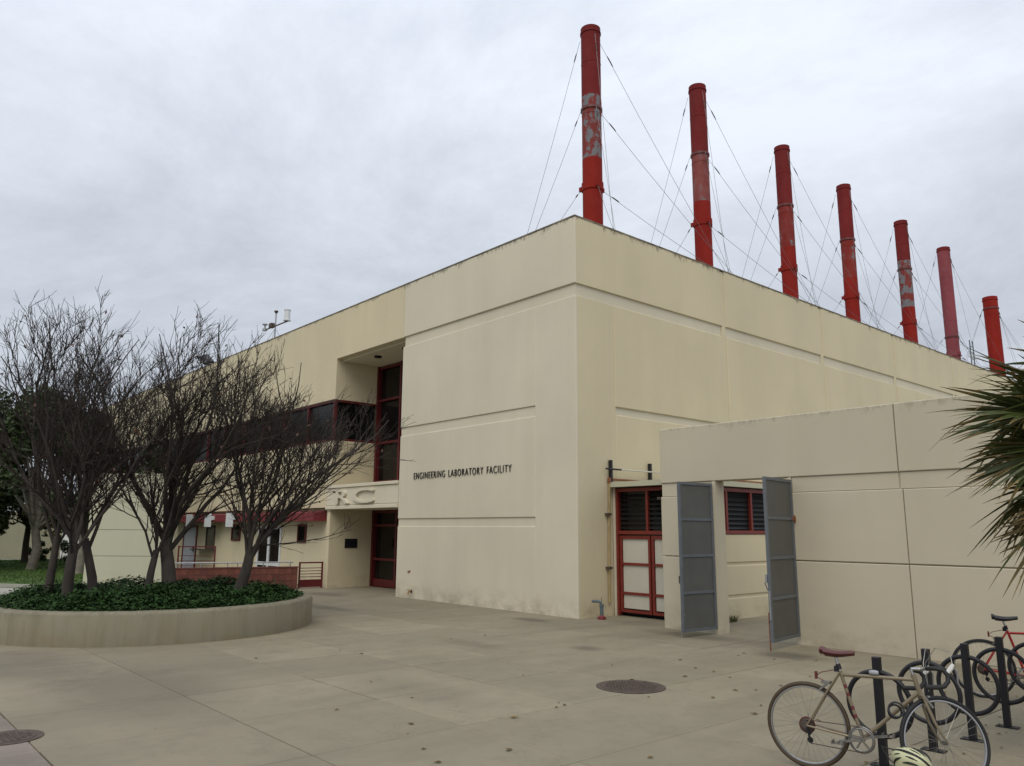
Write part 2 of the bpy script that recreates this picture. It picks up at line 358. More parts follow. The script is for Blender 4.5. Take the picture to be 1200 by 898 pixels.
# ------------------------------------------------------------------ ground, lawn, plaza
g = MB(); g.add([(-900,-900,-0.075),(900,-900,-0.075),(900,900,-0.075),(-900,900,-0.075)], [(0,1,2,3)])
tag(g.build('ground', 'path_concrete'), kind='structure')
base = MB().add([(-14.6,-22,-0.058),(20,-22,-0.058),(20,14,-0.058),(-14.6,14,-0.058)], [(0,1,2,3)])
plaza = tag(base.build('plaza', 'joint_dirt'), kind='structure')
xs = [7.72 + 1.63*k for k in range(-13, 8)]
ys = [-21.0,-19.3,-17.6,-15.9,-14.4,-12.9,-11.4,-9.6,-7.95,-6.35,-4.83,-3.2,-1.6,0.04,1.66,3.3,4.9,6.5,8.1,9.7,11.3,12.9]
PC = V((-4.59,-7.70)); PR = 3.14
cache = {}
random.seed(3)
for i in range(len(xs)-1):
    for j in range(len(ys)-1):
        x0, x1, y0, y1 = xs[i], xs[i+1], ys[j], ys[j+1]
        if y0 > 0 and ((x0 > -7.3 and x1 < 0.2) or x1 < -11.9): continue
        if y0 > 1.6 and x1 < 2.0: continue
        if max((V((a,b))-PC).length for a in (x0,x1) for b in (y0,y1)) < PR-0.3: continue
        pink = y1 < -11.3
        gap = 0.005 if random.random() < 0.6 else 0.009
        key = (round(x1-x0,2), round(y1-y0,2), gap, pink)
        if key not in cache:
            m = MB(); w, d = (x1-x0)/2-gap, (y1-y0)/2-gap; c = 0.005
            rings = [(w,d,-0.055),(w,d,-c),(w-c,d-c,0)]; vs = []
            for (a,b,z) in rings: vs += [(-a,-b,z),(a,-b,z),(a,b,z),(-a,b,z)]
            fs = [(8,9,10,11)] + [(k+q, k+(q+1)%4, k+4+(q+1)%4, k+4+q) for k in (0,4) for q in range(4)]
            m.add(vs, fs); o = m.build('slab', 'slab_pink' if pink else 'slab_concrete', plaza); cache[key] = o
        else: o = share(cache[key], 'slab', plaza)
        o.location = ((x0+x1)/2, (y0+y1)/2, 0.0 - random.random()*0.003)
# lawn and far path
lawn = MB(); LP = [(-20.6,-8.6),(-18.6,-7.4),(-19.0,-1.2),(-43.5,-1.2),(-43.5,-45),(-24,-45),(-22,-14)]
lawn.add([(x,y,0.012) for x,y in LP], [tuple(range(len(LP)))][0:1])
tag(lawn.build('lawn', 'lawn_ground'), kind='structure')
kerb = MB()
KP = [(-18.3,-7.4),(-20.4,-8.75),(-21.8,-14),(-23.8,-45)]
for a, b in zip(KP, KP[1:]): kerb.obox((a[0],a[1],-0.01), (b[0],b[1],-0.01), 0.16, 0.11)
tag(kerb.build('lawn_kerb', 'path_concrete'), kind='structure')
random.seed(11)
gm = MB()
for k in range(26000):
    x = random.uniform(-43,-19.2); y = random.uniform(-14,-1.4) if random.random() < 0.9 else random.uniform(-30,-14)
    if x > -20.6 and y < -7.6: continue
    if y < -8.6 and x > -21.0+(y+8.6)*0.25: continue
    a = random.uniform(0,6.283); h = random.uniform(0.04,0.09); w = 0.022; dx, dy = math.cos(a)*w, math.sin(a)*w
    gm.add([(x-dx,y-dy,0.01),(x+dx,y+dy,0.01),(x+random.uniform(-.03,.03),y+random.uniform(-.03,.03),h)], [(0,1,2)])
tag(gm.build('grass', 'grass'), 'short green lawn grass beyond the round planter', 'grass', kind='stuff')

# ------------------------------------------------------------------ main building
B = tag(empty('laboratory_building', (0,0,0)), 'long cream concrete laboratory building with grooved panels and red framed windows', 'building')
H = 9.58
YEND, XEND = 48.0, -46.0
def core(x0,x1,y0,y1,z0,z1,mat='stucco_core',name='wall'): return MB().box(x0,x1,y0,y1,z0,z1).build(name, mat, B)
core(-7.46,-0.051,0.051,YEND,-0.05,9.2)                       # block behind the lettered wall
core(-60.0+14,-12.0,0.30,22.0,-0.05,9.2)                    # wing left of the recess
core(-12.0,-7.46,1.95,22.0,-0.05,9.2, 'dark_void')          # interior behind the entrance glass
MB().box(XEND,-0.30,0.30,22.0,9.2,9.27).build('roof', 'roofing', B)
MB().box(-7.46,-0.30,22.0,YEND,9.2,9.27).build('roof', 'roofing', B)
core(-7.46,-0.05,0.05,0.30,9.2,9.565); core(-0.30,-0.05,0.30,YEND,9.2,9.565); core(XEND,-7.46,0.26,0.5,9.2,9.565)
# front facade panels, lettered wall
def P(fr, u0,u1,v0,v1,mat='stucco',t=0.05,front=0.0,c=0.014,name='panel', n0=None):
    return MB().slab(fr,u0,u1,v0,v1,-t if n0 is None else n0,front,c).build(name,mat,B)
P(FRONT,-7.5,0.0,7.87,H,'stucco_top'); 
P(FRONT,-7.5,-1.42,5.0,7.55); P(FRONT,-7.5,-1.42,2.26,4.74); P(FRONT,-7.5,-1.42,-0.03,2.04)
P(FRONT,-1.44,-1.22,-0.029,7.549,front=-0.016,c=0.003); P(FRONT,-1.24,0.0,-0.03,7.55)
MB().slab(FRONT,-7.5,-1.46,4.74,5.0,-0.048,-0.032,0.004).build('groove_band','stucco',B)
MB().slab(FRONT,-7.5,-1.46,2.04,2.26,-0.048,-0.032,0.004).build('groove_band','stucco',B)
# long side panels
P(SIDE,0.052,6.14,7.87,H,'stucco_side_top',c=0.006)
P(SIDE,0.052,1.20,-0.03,7.55,'stucco_side',c=0.006); P(SIDE,1.40,6.14,4.96,7.55,'stucco_side'); P(SIDE,1.40,6.14,-0.03,4.76,'stucco_side')
MB().slab(SIDE,1.19,1.41,-0.029,7.549,-0.048,-0.018,0.004).build('groove_band','stucco_side',B)
seams = [6.14, 11.95, 17.65, 23.5, 29.3, 35.1, 40.9, YEND]
for a, b in zip(seams, seams[1:]):
    P(SIDE,a+0.20,b,7.87,H,'stucco_side_top'); P(SIDE,a+0.20,b,4.96,7.55,'stucco_side'); P(SIDE,a+0.20,b,-0.03,4.76,'stucco_side')
    MB().slab(SIDE,a+0.003,a+0.197,-0.03,H-0.03,-0.048,-0.022,0.004).build('groove_band','stucco_side_top',B)
# over the recess and the wing
P(FRONT,-11.74,-7.515,7.86,H,'stucco_side_top',t=0.26)
core(-11.75,-7.5,0.262,1.95,7.86,9.2)
u = -11.75
for a in (-17.8,-23.7,-29.6,-35.5,-41.4,XEND):
    P(FRONT,a+0.02,u,6.42,H,'stucco_side_top',t=0.30); P(FRONT,a+0.02,u,3.42,4.96,'stucco_side',t=0.30); u = a-0.02
MB().box(-11.8,-7.5,0.262,1.9,7.80,7.858).build('soffit','stucco',B)
# entrance recess side wall (faces the stacks' side)
MB().slab(REC,0.302,1.68,3.42,4.98,-0.20,0.0).build('wall_panel','stucco_side',B)
MB().slab(REC,0.302,1.68,6.42,7.80,-0.20,0.0).build('wall_panel','stucco_side',B)
MB().slab(REC,0.02,1.68,-0.03,2.62,-0.20,0.0).build('wall_panel','stucco_side',B)
# entrance canopy with raised letters
can = MB().box(-12.0,-7.52,0.02,1.66,2.66,3.34).build('entrance_canopy','stucco',B)
MB().slab(FRONT,-12.0,-7.515,2.74,3.30,-0.1,0.0,0.006).build('fascia','stucco',can)
MB().slab(FRONT,-12.0,-7.51,3.31,3.41,-1.60,0.045,0.01).build('top_trim','stucco',can)
MB().slab(FRONT,-12.0,-7.51,2.60,2.71,-1.60,0.045,0.01).build('bottom_trim','stucco',can)
# wing: ledge, lower wall
P(FRONT,XEND,-12.02,2.66,3.36,'stucco_side',t=0.30); P(FRONT,XEND,-12.02,3.365,3.415,'stucco_side',t=0.30,front=0.04)
MB().slab(FRONT,XEND,-11.955,-0.03,2.64,-0.30,-0.20,0.01).build('wall_panel','stucco_side',B)
# coping along the parapet, weathered
MB().box(XEND,-0.32,-0.012,0.32,H-0.006,H+0.03).build('coping','coping_stained',B)
MB().box(-0.32,0.012,-0.012,YEND,H-0.006,H+0.03).build('coping','coping_stained',B)
# ribbon window, wrapping into the recess
def ribbon():
    x = -11.95; k = 0
    w = MB().box(XEND,-11.98,0.16,0.24,4.97,6.41).build('ribbon_window','ribbon_glass',B)
    MB().box(XEND,-11.90,0.05,0.15,6.35,6.405).build('head_frame','entrance_red',w)
    MB().box(XEND,-11.90,0.02,0.15,4.975,5.05).build('sill_frame','entrance_red',w)
    xx = -11.79
    mu = MB().box(-0.035,0.035,0.06,0.15,5.05,6.35)
    first = mu.build('mullion','entrance_red',w); first.location.x = xx-0.09
    for k in range(1,18):
        c = share(first,'mullion',w); c.location.x = xx-0.09-2.0*k
    s = MB().box(-11.90,-11.83,0.10,1.66,4.98,6.42).build('recess_window','ribbon_glass',B)
    MB().slab(REC,0.02,1.66,6.34,6.415,-0.08,-0.01,0.004).build('head_frame','entrance_red',s)
    MB().slab(REC,0.02,1.66,4.985,5.06,-0.08,-0.01,0.004).build('sill_frame','entrance_red',s)
    MB().slab(REC,-0.005,0.11,5.06,6.34,-0.08,-0.008,0.004).build('mullion','entrance_red',s)
ribbon()
# entrance glazing at the back of the recess
ent = MB().box(-11.74,-7.5,1.84,1.90,-0.02,7.80).build('entrance_glazing','dark_glass',B)
def bar(x0,x1,z0,z1,y0=1.70,y1=1.84): return MB().box(x0,x1,y0,y1,z0,z1).build('mullion','entrance_red',ent)
for x in (-11.70,-10.20,-8.85,-7.6): bar(x-0.045,x+0.045,0.0,7.79,1.68,1.83)
for z in (0.93,2.08,2.55,3.60,4.98,6.52,7.72): bar(-11.65,-7.56,z-0.04,z+0.04,1.71,1.825)
MB().box(-11.65,-7.56,1.74,1.82,0.005,0.26).build('kick_plate','entrance_red',ent)
MB().slab(REC,0.63,1.11,1.31,1.62,0.0,0.03,0.004).build('plaque','plaque_black',B)
for (x,y) in ((-10.13,0.69),(-8.4,0.69)):
    MB().lathe([(0.13,0),(0.13,-0.05),(0.10,-0.06)],(x,y,7.80)).build('downlight','dark_void',B)
# lettering
def text(body, size, loc, mat, name, extrude, parent, sx=1.0, offset=0.0, spc=1.0):
    cu = bpy.data.curves.new(name,'FONT'); cu.body = body; cu.size = size; cu.extrude = extrude; cu.space_character = spc; cu.space_word = 1.5 if spc > 1.1 else 1.0; cu.offset = offset
    t = bpy.data.objects.new(name,cu); COL.objects.link(t)
    bpy.context.view_layer.update()
    me = bpy.data.meshes.new_from_object(t.evaluated_get(bpy.context.evaluated_depsgraph_get()))
    COL.objects.unlink(t); bpy.data.objects.remove(t)
    me.materials.clear(); me.materials.append(MATS[mat])
    x0 = min(v.co.x for v in me.vertices); x1 = max(v.co.x for v in me.vertices)
    w = (x1-x0)
    for v in me.vertices:
        x, y, z = v.co; v.co = ((x-x0)/w*sx, -z, y)
    o = bpy.data.objects.new(name,me); COL.objects.link(o); o.location = loc; o.parent = parent; return o
text('ENGINEERING LABORATORY FACILITY', 0.285, (-6.68,-0.015,3.40), 'letter_black', 'lettering', 0.012, B, 4.38, -0.0055, 1.22)['kind'] = 'stuff'
for ch, x, w in (('R',-11.25,0.85),('C',-10.15,1.30)):
    text(ch, 0.66, (x,-0.02,2.78), 'stucco', 'raised_letter', 0.065, can, w, 0.005)
# hose tap and scar on the lettered wall
hb = MB().tube([(-6.66,0.0,0.2),(-6.66,-0.10,0.2)],0.02).tube([(-6.66,-0.09,0.2),(-6.66,-0.13,0.13)],0.022).lathe([(0.045,0),(0.045,0.015)],(-6.66,-0.11,0.24)).build('hose_tap','brass',B)
MB().lathe([(0.05,0),(0.045,0.012)],(-6.66,-0.001,0.2),(0,-1,0)).build('flange','dark_iron',hb)
MB().box(-6.87,-6.80,-0.012,0.0,0.71,0.76).box(-6.81,-6.74,-0.010,0.0,0.73,0.78).build('wall_bracket','rusty_steel',B)
# lower wing: doors, windows, awning
LW = 0.20
def winbox(name,x0,x1,z0,z1,frame,glassm,fw=0.06):
    o = MB().box(x0,x1,LW-0.02,LW-0.003,z0,z1).build(name,glassm,B)
    MB().box(x0-fw,x0,LW-0.05,LW+0.0,z0-fw,z1+fw).build('jamb',frame,o); MB().box(x1,x1+fw,LW-0.05,LW+0.0,z0-fw,z1+fw).build('jamb',frame,o)
    MB().box(x0,x1,LW-0.049,LW,z1,z1+fw).build('head',frame,o); MB().box(x0,x1,LW-0.049,LW,z0-fw,z0).build('sill',frame,o)
    return o
winbox('small_window',-14.35,-13.80,1.52,2.05,'entrance_red','dark_glass')
winbox('small_window',-20.5,-19.7,1.50,2.05,'entrance_red','dark_glass')
winbox('slit_window',-23.4,-22.5,1.07,2.02,'dark_iron','dark_glass')
MB().box(-24.2,-22.3,-0.25,LW-0.003,0.98,1.03).build('counter_shelf','dark_iron',B)
fd = winbox('french_door',-17.75,-15.85,0.05,1.93,'white_paint','dark_glass',0.10)
MB().box(-16.88,-16.72,LW-0.06,LW-0.01,0.05,1.93).build('stile','white_paint',fd); MB().box(-17.75,-15.85,LW-0.057,LW-0.012,0.55,0.68).build('rail','white_paint',fd)
wd = winbox('service_door',-26.3,-24.7,0.03,1.98,'entrance_red','grey_door',0.09)
MB().box(-24.95,-24.85,LW-0.08,LW-0.02,0.9,1.1).build('door_handle','dark_iron',wd)
aw = MB(); aw.add([(-27.5,0.19,2.58),(-12.25,0.19,2.58),(-12.25,-0.32,2.50),(-27.5,-0.32,2.50),(-27.5,-0.32,2.22),(-12.25,-0.32,2.22),(-12.25,0.19,2.22),(-27.5,0.19,2.22)],
    [(0,3,2,1),(3,4,5,2),(1,2,5,6),(0,7,4,3),(4,7,6,5),(0,1,6,7)])
aw.build('awning','awning_red',B)
# hanging white signs below the awning
for k,(x,lab) in enumerate(((-24.2,'white blank sign hung on the red awning beside the grey service door'),(-21.9,'white blank sign hung on the red awning beside the slit window'),(-19.5,'white blank sign hung on the red awning behind the leaning bare tree'))):
    s = tag(empty('hanging_sign',(x,-0.36,2.5)),lab,'sign','white signs along the awning')
    MB().slab((V((0,0,0)),V((1,0,0)),V((0,-1,0))),-0.36,0.36,-0.50,0.06,0.0,0.035,0.008).build('board','white_paint',s)
    MB().box(0.40,0.62,-0.03,0.04,-0.20,-0.04).build('lamp_head','white_paint',s); MB().box(-0.05,0.05,-0.002,0.05,-0.1,0.05).build('bracket','galvanised',s)

# ------------------------------------------------------------------ low side structure (louvred) and its door
S = tag(empty('side_annex',(0,1.25,0)),'low cream annex with red framed louvre windows and red panelled double door','annex')
def SP(mb,name,mat,parent=None):
    o = mb.build(name,mat,parent or S)
    if parent is None: o.matrix_parent_inverse = Matrix.Translation((0,-1.25,0))
    return o
SIDE2 = (V((2.25,0,0)),V((0,1,0)),V((1,0,0)))
SP(MB().box(0.002,2.18,1.45,12.0,-0.04,2.96),'wall','dark_void')
for (a,b,c_,d) in ((1.30,12.0,-0.03,0.46),(1.30,12.0,0.53,1.18),(1.30,12.0,1.25,1.88),(1.30,2.02,1.885,2.955),(6.7,12.0,1.885,2.955)):
    SP(MB().slab(SIDE2,a,b,c_,d,-0.06,0.0,0.012),'panel','stucco_side')
SP(MB().slab(SIDE2,1.30,12.0,0.0,1.87,-0.10,-0.025,0.002),'wall','stucco_side')
SP(MB().box(0.003,2.36,1.06,12.2,2.97,3.09),'roof_slab','stucco_pale')
SP(MB().box(2.10,2.24,1.24,1.44,-0.03,2.96),'corner_post','stucco')
SP(MB().box(0.004,0.06,1.22,1.44,-0.03,2.96),'corner_post','stucco')
# louvre window, side
lw = SP(MB().box(2.12,2.14,2.03,6.68,1.90,2.94),'louvre_window','dark_glass')
def lp(mb,name,mat): return mb.build(name,mat,lw)
lp(MB().box(2.14,2.265,2.03,6.68,1.892,1.97),'sill','red_paint'); lp(MB().box(2.14,2.265,2.03,6.68,2.86,2.945),'head','red_paint')
for y in (2.06,2.60,3.62,4.64,5.66,6.65): lp(MB().box(2.14,2.26,y-0.035,y+0.035,1.97,2.86),'mullion','red_paint')
yv = [2.06,2.60,3.62,4.64,5.66,6.65]
for a,b in zip(yv,yv[1:]):
    m = MB()
    for k in range(8):
        z = 2.00+0.107*k; m.obox((2.19,a+0.04,z+0.03),(2.19,b-0.04,z+0.03),0.075,0.006,(0.8,0,0.6))
    lp(m,'louvre_blades','louvre_glass')
# front door of the annex
dd = SP(MB().box(0.06,2.10,1.36,1.38,0.06,2.94),'double_door','dark_glass')
def dp(mb,name,mat): return mb.build(name,mat,dd)
dp(MB().box(0.06,0.13,1.25,1.36,0.02,2.94),'jamb','red_paint'); dp(MB().box(2.04,2.10,1.25,1.36,0.02,2.94),'jamb','red_paint')
dp(MB().box(0.13,2.04,1.25,1.355,2.86,2.942),'head','red_paint'); dp(MB().box(0.13,2.04,1.245,1.355,1.87,1.95),'transom','red_paint')
for a,b in ((0.15,1.06),(1.10,2.02)):
    dp(MB().box(a+0.07,b-0.07,1.315,1.34,0.18,1.76),'door_panel','door_white')
    for (x0,x1) in ((a,a+0.06),(b-0.06,b)): dp(MB().box(x0,x1,1.275,1.345,0.09,1.84),'stile','red_paint')
    for z in (0.09,0.49,1.155,1.76): dp(MB().box(a+0.061,b-0.061,1.28,1.344,z,z+0.06 if z < 1.7 else z+0.078),'rail','red_paint')
dp(MB().box(0.97,1.03,1.26,1.354,1.951,2.859),'mullion','red_paint')
for a,b in ((0.16,0.97),(1.03,2.03)):
    m = MB()
    for k in range(8): m.obox((a,1.31,2.02+0.107*k),(b,1.31,2.02+0.107*k),0.07,0.006,(0,-0.8,0.6))
    dp(m,'louvre_blades','louvre_glass')
# pipes on the side wall
pg = tag(empty('gas_pipe',(0.06,1.02,0.3)),'yellow gas pipe running up the wall beside the red double door','pipe')
def rel(o,loc): o.matrix_parent_inverse = Matrix.Translation((-loc[0],-loc[1],-loc[2])); return o
rel(MB().tube([(0.05,0.995,0.30),(0.05,1.02,2.0),(0.05,1.06,3.14)],0.028,10).build('riser','yellow_pipe',pg,True),(0.06,1.02,0.3))
rel(MB().tube([(0.06,1.05,3.16),(0.06,1.9,3.16),(0.06,4.2,3.15)],0.026,8).build('elbow_run','rusty_steel',pg,True),(0.06,1.02,0.3))
rel(MB().box(0.0,0.10,0.93,1.07,2.30,2.36).build('clamp','dark_iron',pg),(0.06,1.02,0.3)); rel(MB().box(0.0,0.10,0.93,1.07,1.06,1.12).build('clamp','dark_iron',pg),(0.06,1.02,0.3))
rel(MB().lathe([(0.045,0),(0.05,0.05),(0.04,0.12)],(0.05,1.06,3.08)).build('elbow','rusty_steel',pg,True),(0.06,1.02,0.3))
pr = tag(empty('pipe_rack',(0.1,1.1,3.09)),'two short black uprights carrying a thin pipe above the annex roof','pipe rack')
for y in (1.10,2.58): rel(MB().box(0.02,0.10,y-0.03,y+0.03,3.091,3.62).build('upright','black_steel',pr),(0.1,1.1,3.09))
rel(MB().tube([(0.13,0.86,3.40),(0.13,1.4,3.40)],0.022,8).build('pipe','black_steel',pr,True),(0.1,1.1,3.09)); rel(MB().tube([(0.13,1.4,3.40),(0.13,6.0,3.42)],0.018,8).build('pipe','door_white',pr,True),(0.1,1.1,3.09))
rv = tag(MB().box(1.9,2.1,2.7,3.2,3.09,3.22).box(1.95,2.05,3.25,3.5,3.09,3.2).tube([(2.0,1.6,3.14),(2.0,6.0,3.14)],0.03).build('roof_conduit','rusty_steel'),'rusty conduit with boxes lying on the annex roof edge','conduit')
sp = tag(empty('standpipe',(0.39,0.35,0.001)),'blue water standpipe with red flange beside the wall corner','standpipe')
sp.scale = (0.85,0.85,0.9); MB().lathe([(0.11,0.0),(0.11,0.05),(0.06,0.08),(0.05,0.10)],(0,0,0)).build('flange','flange_red',sp,True)
MB().tube([(0,0,0.09),(0,0,0.34)],0.05,12).lathe([(0.062,0),(0.062,0.06)],(0,0,0.30)).build('pipe','blue_pipe',sp,True)
MB().tube([(0,0,0.39),(-0.06,-0.05,0.43),(-0.20,-0.16,0.43)],0.035,10).build('spout','blue_pipe',sp,True)
MB().tube([(0,0,0.36),(0,0,0.52)],0.008,6).build('stem','dark_iron',sp)

# ------------------------------------------------------------------ gate wall
GY = 0.22; GW = tag(empty('gate_wall',(2.24,GY,0)),'tall grooved cream yard wall with a gate opening','wall')
GF = (V((0,GY,0)),V((1,0,0)),V((0,-1,0))); GO = (2.24,GY,0)
def gp(mb,name,mat='stucco_gate'): return rel(mb.build(name,mat,GW),GO)
XR = 15.5
gp(MB().box(2.28,3.52,GY+0.05,GY+0.27,-0.04,4.04),'wall'); gp(MB().box(5.26,XR,GY+0.05,GY+0.27,-0.04,4.04),'wall'); gp(MB().box(3.52,5.26,GY+0.05,GY+0.27,2.95,4.04),'wall')
gp(MB().slab(GF,2.24,7.155,2.935,4.08,-0.31,0.0,0.014),'panel'); gp(MB().slab(GF,7.168,12.4,2.935,4.08,-0.31,0.0,0.014),'panel'); gp(MB().slab(GF,12.43,XR,2.935,4.08,-0.31,0.0,0.014),'panel')
for (a,b) in ((2.24,3.56),(5.22,7.205),(7.217,12.41),(12.44,XR)):
    gp(MB().slab(GF,a,b,1.448,2.65,-0.05,0.0,0.012),'panel'); gp(MB().slab(GF,a,b,-0.03,1.432,-0.05,0.0,0.012),'panel')
for (a,b) in ((2.26,3.54),(5.24,7.15),(7.18,12.41),(12.44,XR)): gp(MB().slab(GF,a,b,2.66,2.93,-0.05,-0.028,0.003),'groove_band')
gp(MB().box(3.535,3.60,GY-0.012,GY+0.29,0.0,2.93),'jamb'); gp(MB().box(5.18,5.235,GY+0.0,GY+0.29,0.0,2.93),'jamb')
gp(MB().box(2.19,2.245,GY-0.06,GY-0.005,2.60,2.65),'bracket','dark_iron')
def leaf(loc, tgt, w, z0, z1, label):
    d = V(tgt)-V(loc[:2]); o = tag(empty('gate_leaf',(loc[0],loc[1],0),math.atan2(d.y,d.x)),label,'gate','steel gate leaves')
    t = 0.05
    MB().box(0.03,w-0.03,-0.006,0.006,z0+0.03,z1-0.03).build('sheet','gate_sheet',o)
    for x in (0,w-t): MB().box(x,x+t,-t/2,t/2,z0,z1).build('stile','gate_frame_blue',o)
    for k in range(5):
        z = z0+(z1-z0-t)*k/4; MB().box(t,w-t,-t/2+0.003,t/2-0.003,z,z+t).build('rail','gate_frame_blue',o)
    return o
gl = leaf((3.53,GY-0.04),(3.46,-0.80),0.98,0.10,2.88,'grey steel gate leaf swung open against the narrow wall end')
MB().tube([(0.94,-0.05,0.0),(0.94,-0.05,0.42),(0.94,0.03,0.42)],0.011,8).build('cane_bolt','galvanised',gl)
MB().box(0.955,0.985,-0.05,-0.027,0.98,1.12).build('latch','dark_iron',gl)
gr = leaf((5.25,GY-0.05),(5.41,-1.0),1.16,0.14,2.88,'grey steel gate leaf with rusty hinge beside the long wall')
MB().tube([(1.13,-0.045,-0.0),(1.13,-0.045,0.62)],0.012,8).build('cane_bolt','rusty_steel',gr)
MB().box(1.10,1.18,-0.06,-0.027,1.10,1.24).tube([(1.12,-0.05,0.98),(1.12,-0.09,1.10),(1.12,-0.05,1.16)],0.012,6).build('latch','galvanised',gr)
MB().tube([(1.165,0,0.50),(1.165,0,0.97)],0.014,6).build('latch_rod','galvanised',gr)
MB().box(-0.10,0.06,-0.045,0.045,2.15,2.21).lathe([(0.05,0),(0.05,0.12)],(-0.06,0.0,2.12)).build('hinge','rusty_steel',gr)

# ------------------------------------------------------------------ exhaust stacks on the roof
ROOF = 9.27
STK = [(3.69,17.85,0.31,'stack_peeled',13.3,15.0,12.36),(9.44,18.14,0.305,'stack_faded',13.55,15.4,12.75),(15.29,17.74,0.30,'stack_peeled_some',13.3,15.1,12.4),
       (20.63,17.66,0.30,'stack_peeled_some',13.2,15.0,12.3),(26.69,17.57,0.31,'stack_peeled',13.0,15.0,12.2),(32.14,17.50,0.325,'stack_pink',11.2,12.4,11.4),(38.9,16.03,0.40,'stack_lower',12.0,15.3,10.5)]
ORD = ['with large grey peeled patch, closest to the roof corner','with pale faded middle, second from the roof corner','with small grey flakes, third from the roof corner','fourth from the roof corner, middle of the row','with grey peeled middle and flared base, fifth from the roof corner','pinkish and faded, last but one from the roof corner','shorter and thicker, bright red, farthest from the roof corner']
random.seed(5)
for k,(y,top,r,midm,zl,zm,zc) in enumerate(STK):
    o = tag(empty('exhaust_stack',(-2.8,y,ROOF)),('tall red exhaust stack ' if k < 6 else 'exhaust stack ')+ORD[k],'smokestack','red exhaust stacks on the roof')
    pink = midm == 'stack_pink'; short = k == 6
    z = lambda q: q-ROOF
    up = 'stack_pink' if pink else ('stack_lower' if short else 'stack_upper'); lo = 'stack_pink' if pink else 'stack_lower'
    MB().lathe([(r,0.002),(r,z(zl))],(0,0,0),n=32).build('lower_pipe',lo,o,True)
    MB().lathe([(r-0.002,z(zl)+0.001),(r-0.002,z(zm)-0.001)],(0,0,0),n=32).build('middle_pipe',midm,o,True)
    zp = z(zm)+ (0.42 if midm == 'stack_peeled' else 0.0)
    if midm == 'stack_peeled': MB().lathe([(r,z(zm)),(r,zp)],(0,0,0),n=32).build('patched_pipe',midm,o,True)
    MB().lathe([(r,zp+0.001),(r,z(top)-0.22)],(0,0,0),n=32).build('upper_pipe',up,o,True)
    MB().lathe([(r-0.05,z(top)-0.23),(r+0.025,z(top)-0.22),(r+0.025,z(top)-0.16),(r+0.005,z(top)-0.15),(r+0.01,z(top)-0.02),(r-0.03,z(top)),(r-0.05,z(top)-0.05)],(0,0,0),n=32).build('rim','stack_upper' if not short else 'stack_lower',o,True)
    MB().lathe([(r,z(zm)-0.05),(r+0.035,z(zm)-0.045),(r+0.035,z(zm)+0.035),(r,z(zm)+0.04)],(0,0,0),n=32).build('band','maroon_plastic',o,True)
    MB().lathe([(r,z(zc)-0.10),(r+0.03,z(zc)-0.09),(r+0.03,z(zc)+0.16),(r,z(zc)+0.17)],(0,0,0),n=32).build('collar',lo,o,True)
    if k == 4: MB().lathe([(r+0.95,0.003),(r+0.9,0.9),(r+0.02,1.75)],(0,0,0),n=32).build('flared_base','galvanised',o,True)
    for zs in (0.33,0.72): MB().torus((0,0,z(zl)+ (z(top)-z(zl))*zs),(0,0,1),r-0.003,0.012,32,6).build('weld_seam',up if zs > 0.5 else midm,o,True)
    # guy wires: three levels in three directions
    anchors = [(1.6,6.9,0.15),(-2.25,-1.3,0.15),(1.7,-0.75,0.15)]
    levels = [z(top)-0.38, z(zm)+0.0, z(zc)+0.02]
    if short: levels = [z(zm), z(zm)-0.02, z(zc)]
    for a in anchors:
        az = math.atan2(a[1],a[0])
        for li,lv in enumerate(levels):
            st = V((math.cos(az)*(r+0.05),math.sin(az)*(r+0.05),lv)); en = V((a[0]+(li-1)*0.25,a[1]+(li-1)*(0.75 if a[1] > 3 else -0.15),a[2]))
            if li == 2: MB().box(-0.05,0.05,-0.04,0.04,-0.07,0.07).build('lug',lo,o).location = (math.cos(az)*(r+0.06),math.sin(az)*(r+0.06),lv)
            sag = (en-st).length*0.012
            pts = [st.lerp(en,t)-V((0,0,sag*4*t*(1-t))) for t in (0,0.25,0.5,0.75,1)]
            wv = MB().tube(pts,0.0065,5).build('guy_wire','wire',o)
            p0 = st.lerp(en,0.045); p1 = st.lerp(en,0.085)
            MB().tube([p0,st.lerp(en,0.055),st.lerp(en,0.075),p1],[0.008,0.020,0.020,0.008],6).build('turnbuckle','dark_iron',wv)
            if a[0] == 1.7: MB().tube([st.lerp(en,0.86),st.lerp(en,0.89),st.lerp(en,0.93),st.lerp(en,0.96)],[0.010,0.028,0.028,0.010],6).build('turnbuckle','dark_iron',wv)
# roof ladder rail between the last stacks
rl = MB()
for dx in (0,0.45): rl.tube([(-2.4,33.5+dx,ROOF),(-2.4,33.5+dx,12.4)],0.03,6)
for kz in range(8): rl.tube([(-2.4,33.5,9.6+0.35*kz),(-2.4,33.95,9.6+0.35*kz)],0.02,6)
tag(rl.build('roof_ladder','blue_pipe'),'small steel roof ladder beside the pinkish stack','ladder')
